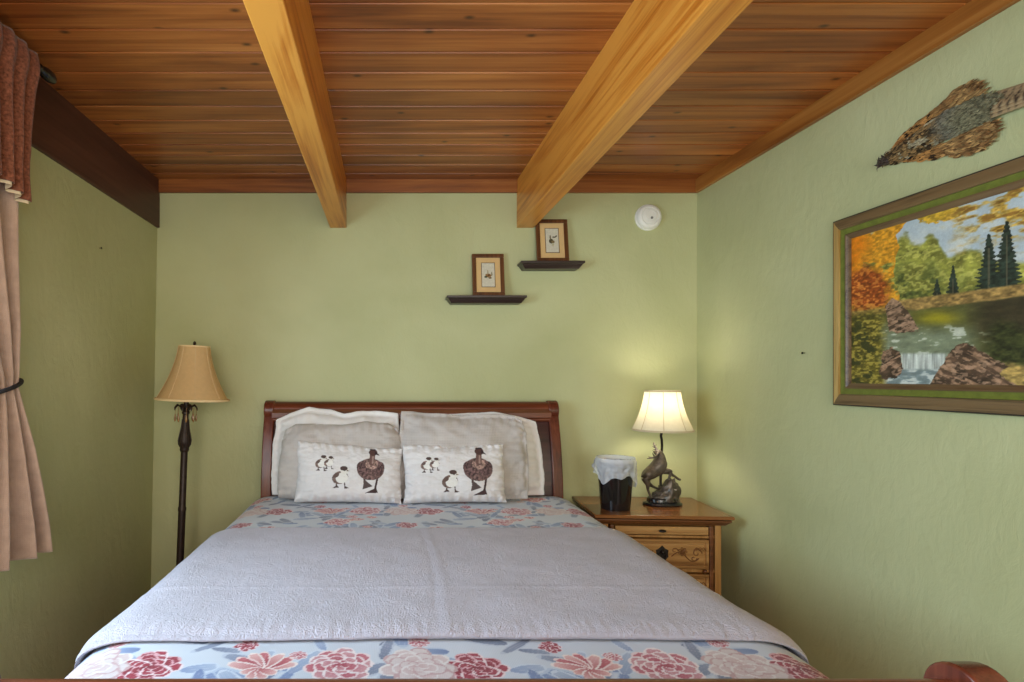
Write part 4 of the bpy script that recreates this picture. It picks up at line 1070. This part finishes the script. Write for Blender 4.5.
# head with its dark ruff and bill
hd = MB(); hx, hz = W(272, 388, 1.742)
hd.ball((hx+.012, -.018, hz), .016, sx=1.3, sy=.9, sz=.9)
bx_, bz_ = W(240, 392, 1.742); hd.tube([(hx, -.020, hz-.004), (hx-.014, -.020, hz-.008), (bx_-.004, -.016, bz_-.006)], [.007, .004, .001], 8)
rr = random.Random(5)
for k in range(60):
    a = rr.uniform(0, 2*math.pi); l = rr.uniform(.010, .022); x0, z0 = hx+rr.uniform(-.008, .032), hz+rr.uniform(-.010, .010)
    hd.tube([(x0, -.020, z0), (x0+.5*l*math.cos(a), -.028-rr.uniform(0, .008), z0+.5*l*math.sin(a)), (x0+l*math.cos(a), -.026-rr.uniform(0, .012), z0+l*math.sin(a))], [.0022, .0018, .0005], 5)
h = hd.build('head', m_simple('dark_head_feathers', lin(66, 52, 44), .7, var=.7, nscale=220), PB, 60); h['label'] = 'small dark ruffled head'

# ------------------------------------------------------------------ curtain rod, valance and tied drape on the left wall
RX, RZ_ = -1.205, 2.362
CR = empty('curtain_rod', (RX, 1.10, RZ_)); tag(CR, 'black metal curtain rod above the valance, ending in an acorn finial', 'curtain rod')
MB().tube([(0, -1.05, 0), (0, .91, 0)], .010, 14).build('rod', M_black, CR, 60)
def finial(sgn, y):
    m = MB(); m.lathe([(.010, 0), (.014, .004), (.014, .012), (.009, .016), (.016, .024), (.021, .045), (.021, .070), (.014, .092), (.003, .098)], 0, 0, 20)
    m.v = [(x, y+sgn*z, yy) for x, yy, z in m.v]; m.build('finial', M_black, CR, 40)
finial(1, .90); finial(-1, -1.04)
for y in (.80, -.98):
    MB().tube([(0, y, 0), (-.06, y, .0), (XL+.02-RX+.01, y, -.0)], .006, 10).build('bracket', M_black, CR, 60)
# valance: gathered cloth on the rod
ya, ybv = .06, 1.945
na, nz_ = 700, 40
A = np.linspace(0, 1, na); Tt = np.linspace(0, 1, nz_); AA, TT = np.meshgrid(A, Tt)
yy = ya+(ybv-ya)*AA
ph = yy*105+1.2*np.sin(yy*9)
amp = .010+.022*TT
off = .012+amp*.55*np.sin(ph)+.010*(fbm(yy*14, TT*3, 71, 3)-.5)
off = off+.010*np.exp(-((TT-.10)/.10)**2)
endk = np.clip((yy-1.80)/.155, 0, 1)
X = RX+.006+off-endk**2*.012*TT
zbot = 1.900+.010*np.sin(yy*5)-.030*endk
Z = RZ_+.016-(RZ_+.016-zbot)*TT
yy2 = yy-.03*endk*TT+.012*np.sin(TT*5+1)*endk
V = np.stack([X, yy2, Z], -1)
# wraps over the rod to a short back face
bk = V.copy()[:12]; bk[..., 0] = RX-.018-.004*np.sin(ph[:12]); bk = bk[::-1]
allv = np.concatenate([bk, V], 0)
vo = finish(np_mesh('valance', allv.reshape(-1, 3), grid_faces(allv.shape[0], na)), 'valance', M_valance, None, 180)
sd = vo.modifiers.new('t', 'SOLIDIFY'); sd.thickness = .004
tag(vo, 'rust brown tweed valance gathered on the curtain rod over the drape', 'valance')
hem = V[-3:].copy(); hem[..., 0] += -.0045; hem[-1, :, 2] -= .009; hem[0, :, 2] += .0
lo_ = finish(np_mesh('lining', hem.reshape(-1, 3), grid_faces(3, na)), 'lining', M_lining, vo, 180); lo_['label'] = 'cream lining edge under the valance'
# drape: hangs from the rod, pulled to the wall side by a cord, then flares
na, nz_ = 260, 150
Zs = np.linspace(2.33, .672, nz_); A = np.linspace(0, 1, na)
kz = [2.33, 2.0, 1.7, 1.45, 1.30, 1.265, 1.20, 1.05, .90, .78, .672]
yr = np.interp(Zs, kz[::-1], [1.90, 1.915, 1.92, 1.94, 1.965, 1.965, 1.975, 2.005, 2.035, 2.06, 2.075][::-1])
yl = np.interp(Zs, kz[::-1], [1.35, 1.45, 1.58, 1.72, 1.84, 1.86, 1.84, 1.78, 1.74, 1.72, 1.70][::-1])
fold = np.interp(Zs, kz[::-1], [.020, .022, .024, .022, .016, .014, .018, .030, .038, .042, .044][::-1])
xc = np.interp(Zs, kz[::-1], [-1.245, -1.245, -1.245, -1.25, -1.265, -1.268, -1.262, -1.25, -1.245, -1.242, -1.24][::-1])
AA, _ = np.meshgrid(A, Zs)
Y = yl[:, None]+(yr-yl)[:, None]*AA
ph = AA*2*math.pi*3.2+.9*np.sin(AA*7)+.25*np.sin(Zs*3)[:, None]
X = xc[:, None]+fold[:, None]*np.sin(ph)+.006*(fbm(AA*16, Zs[:, None]*3+0*AA, 77, 3)-.5)
Y = Y+.5*fold[:, None]*np.cos(ph)*.5*np.clip(AA*8, 0, 1)*np.clip((1-AA)*8, 0, 1)
Zg = Zs[:, None]+0*AA+.018*(1-AA)*np.clip((1.0-Zs)/.3, 0, 1)[:, None]
V = np.stack([X, Y, Zg], -1).reshape(-1, 3)
dr = finish(np_mesh('drape', V, grid_faces(nz_, na)), 'drape', M_drape, None, 180)
sd = dr.modifiers.new('t', 'SOLIDIFY'); sd.thickness = .003
tag(dr, 'taupe brown drape gathered by a black cord beside the window', 'curtain')
# the cord round the gathered drape
tb = MB(); pts = []
for k in range(41):
    a = 2*math.pi*k/40; pts.append((-1.266+.040*math.cos(a), 1.910+.074*math.sin(a), 1.262+.022*math.sin(a)))
tb.tube(pts, .0075, 8); tb.tube([(-1.268, 2.000, 1.284), (-1.30, 2.012, 1.292), (XL+.004, 2.015, 1.295)], .006, 8)
tb.build('tieback_cord', M_cord, dr, 60)['label'] = 'black cord tieback'
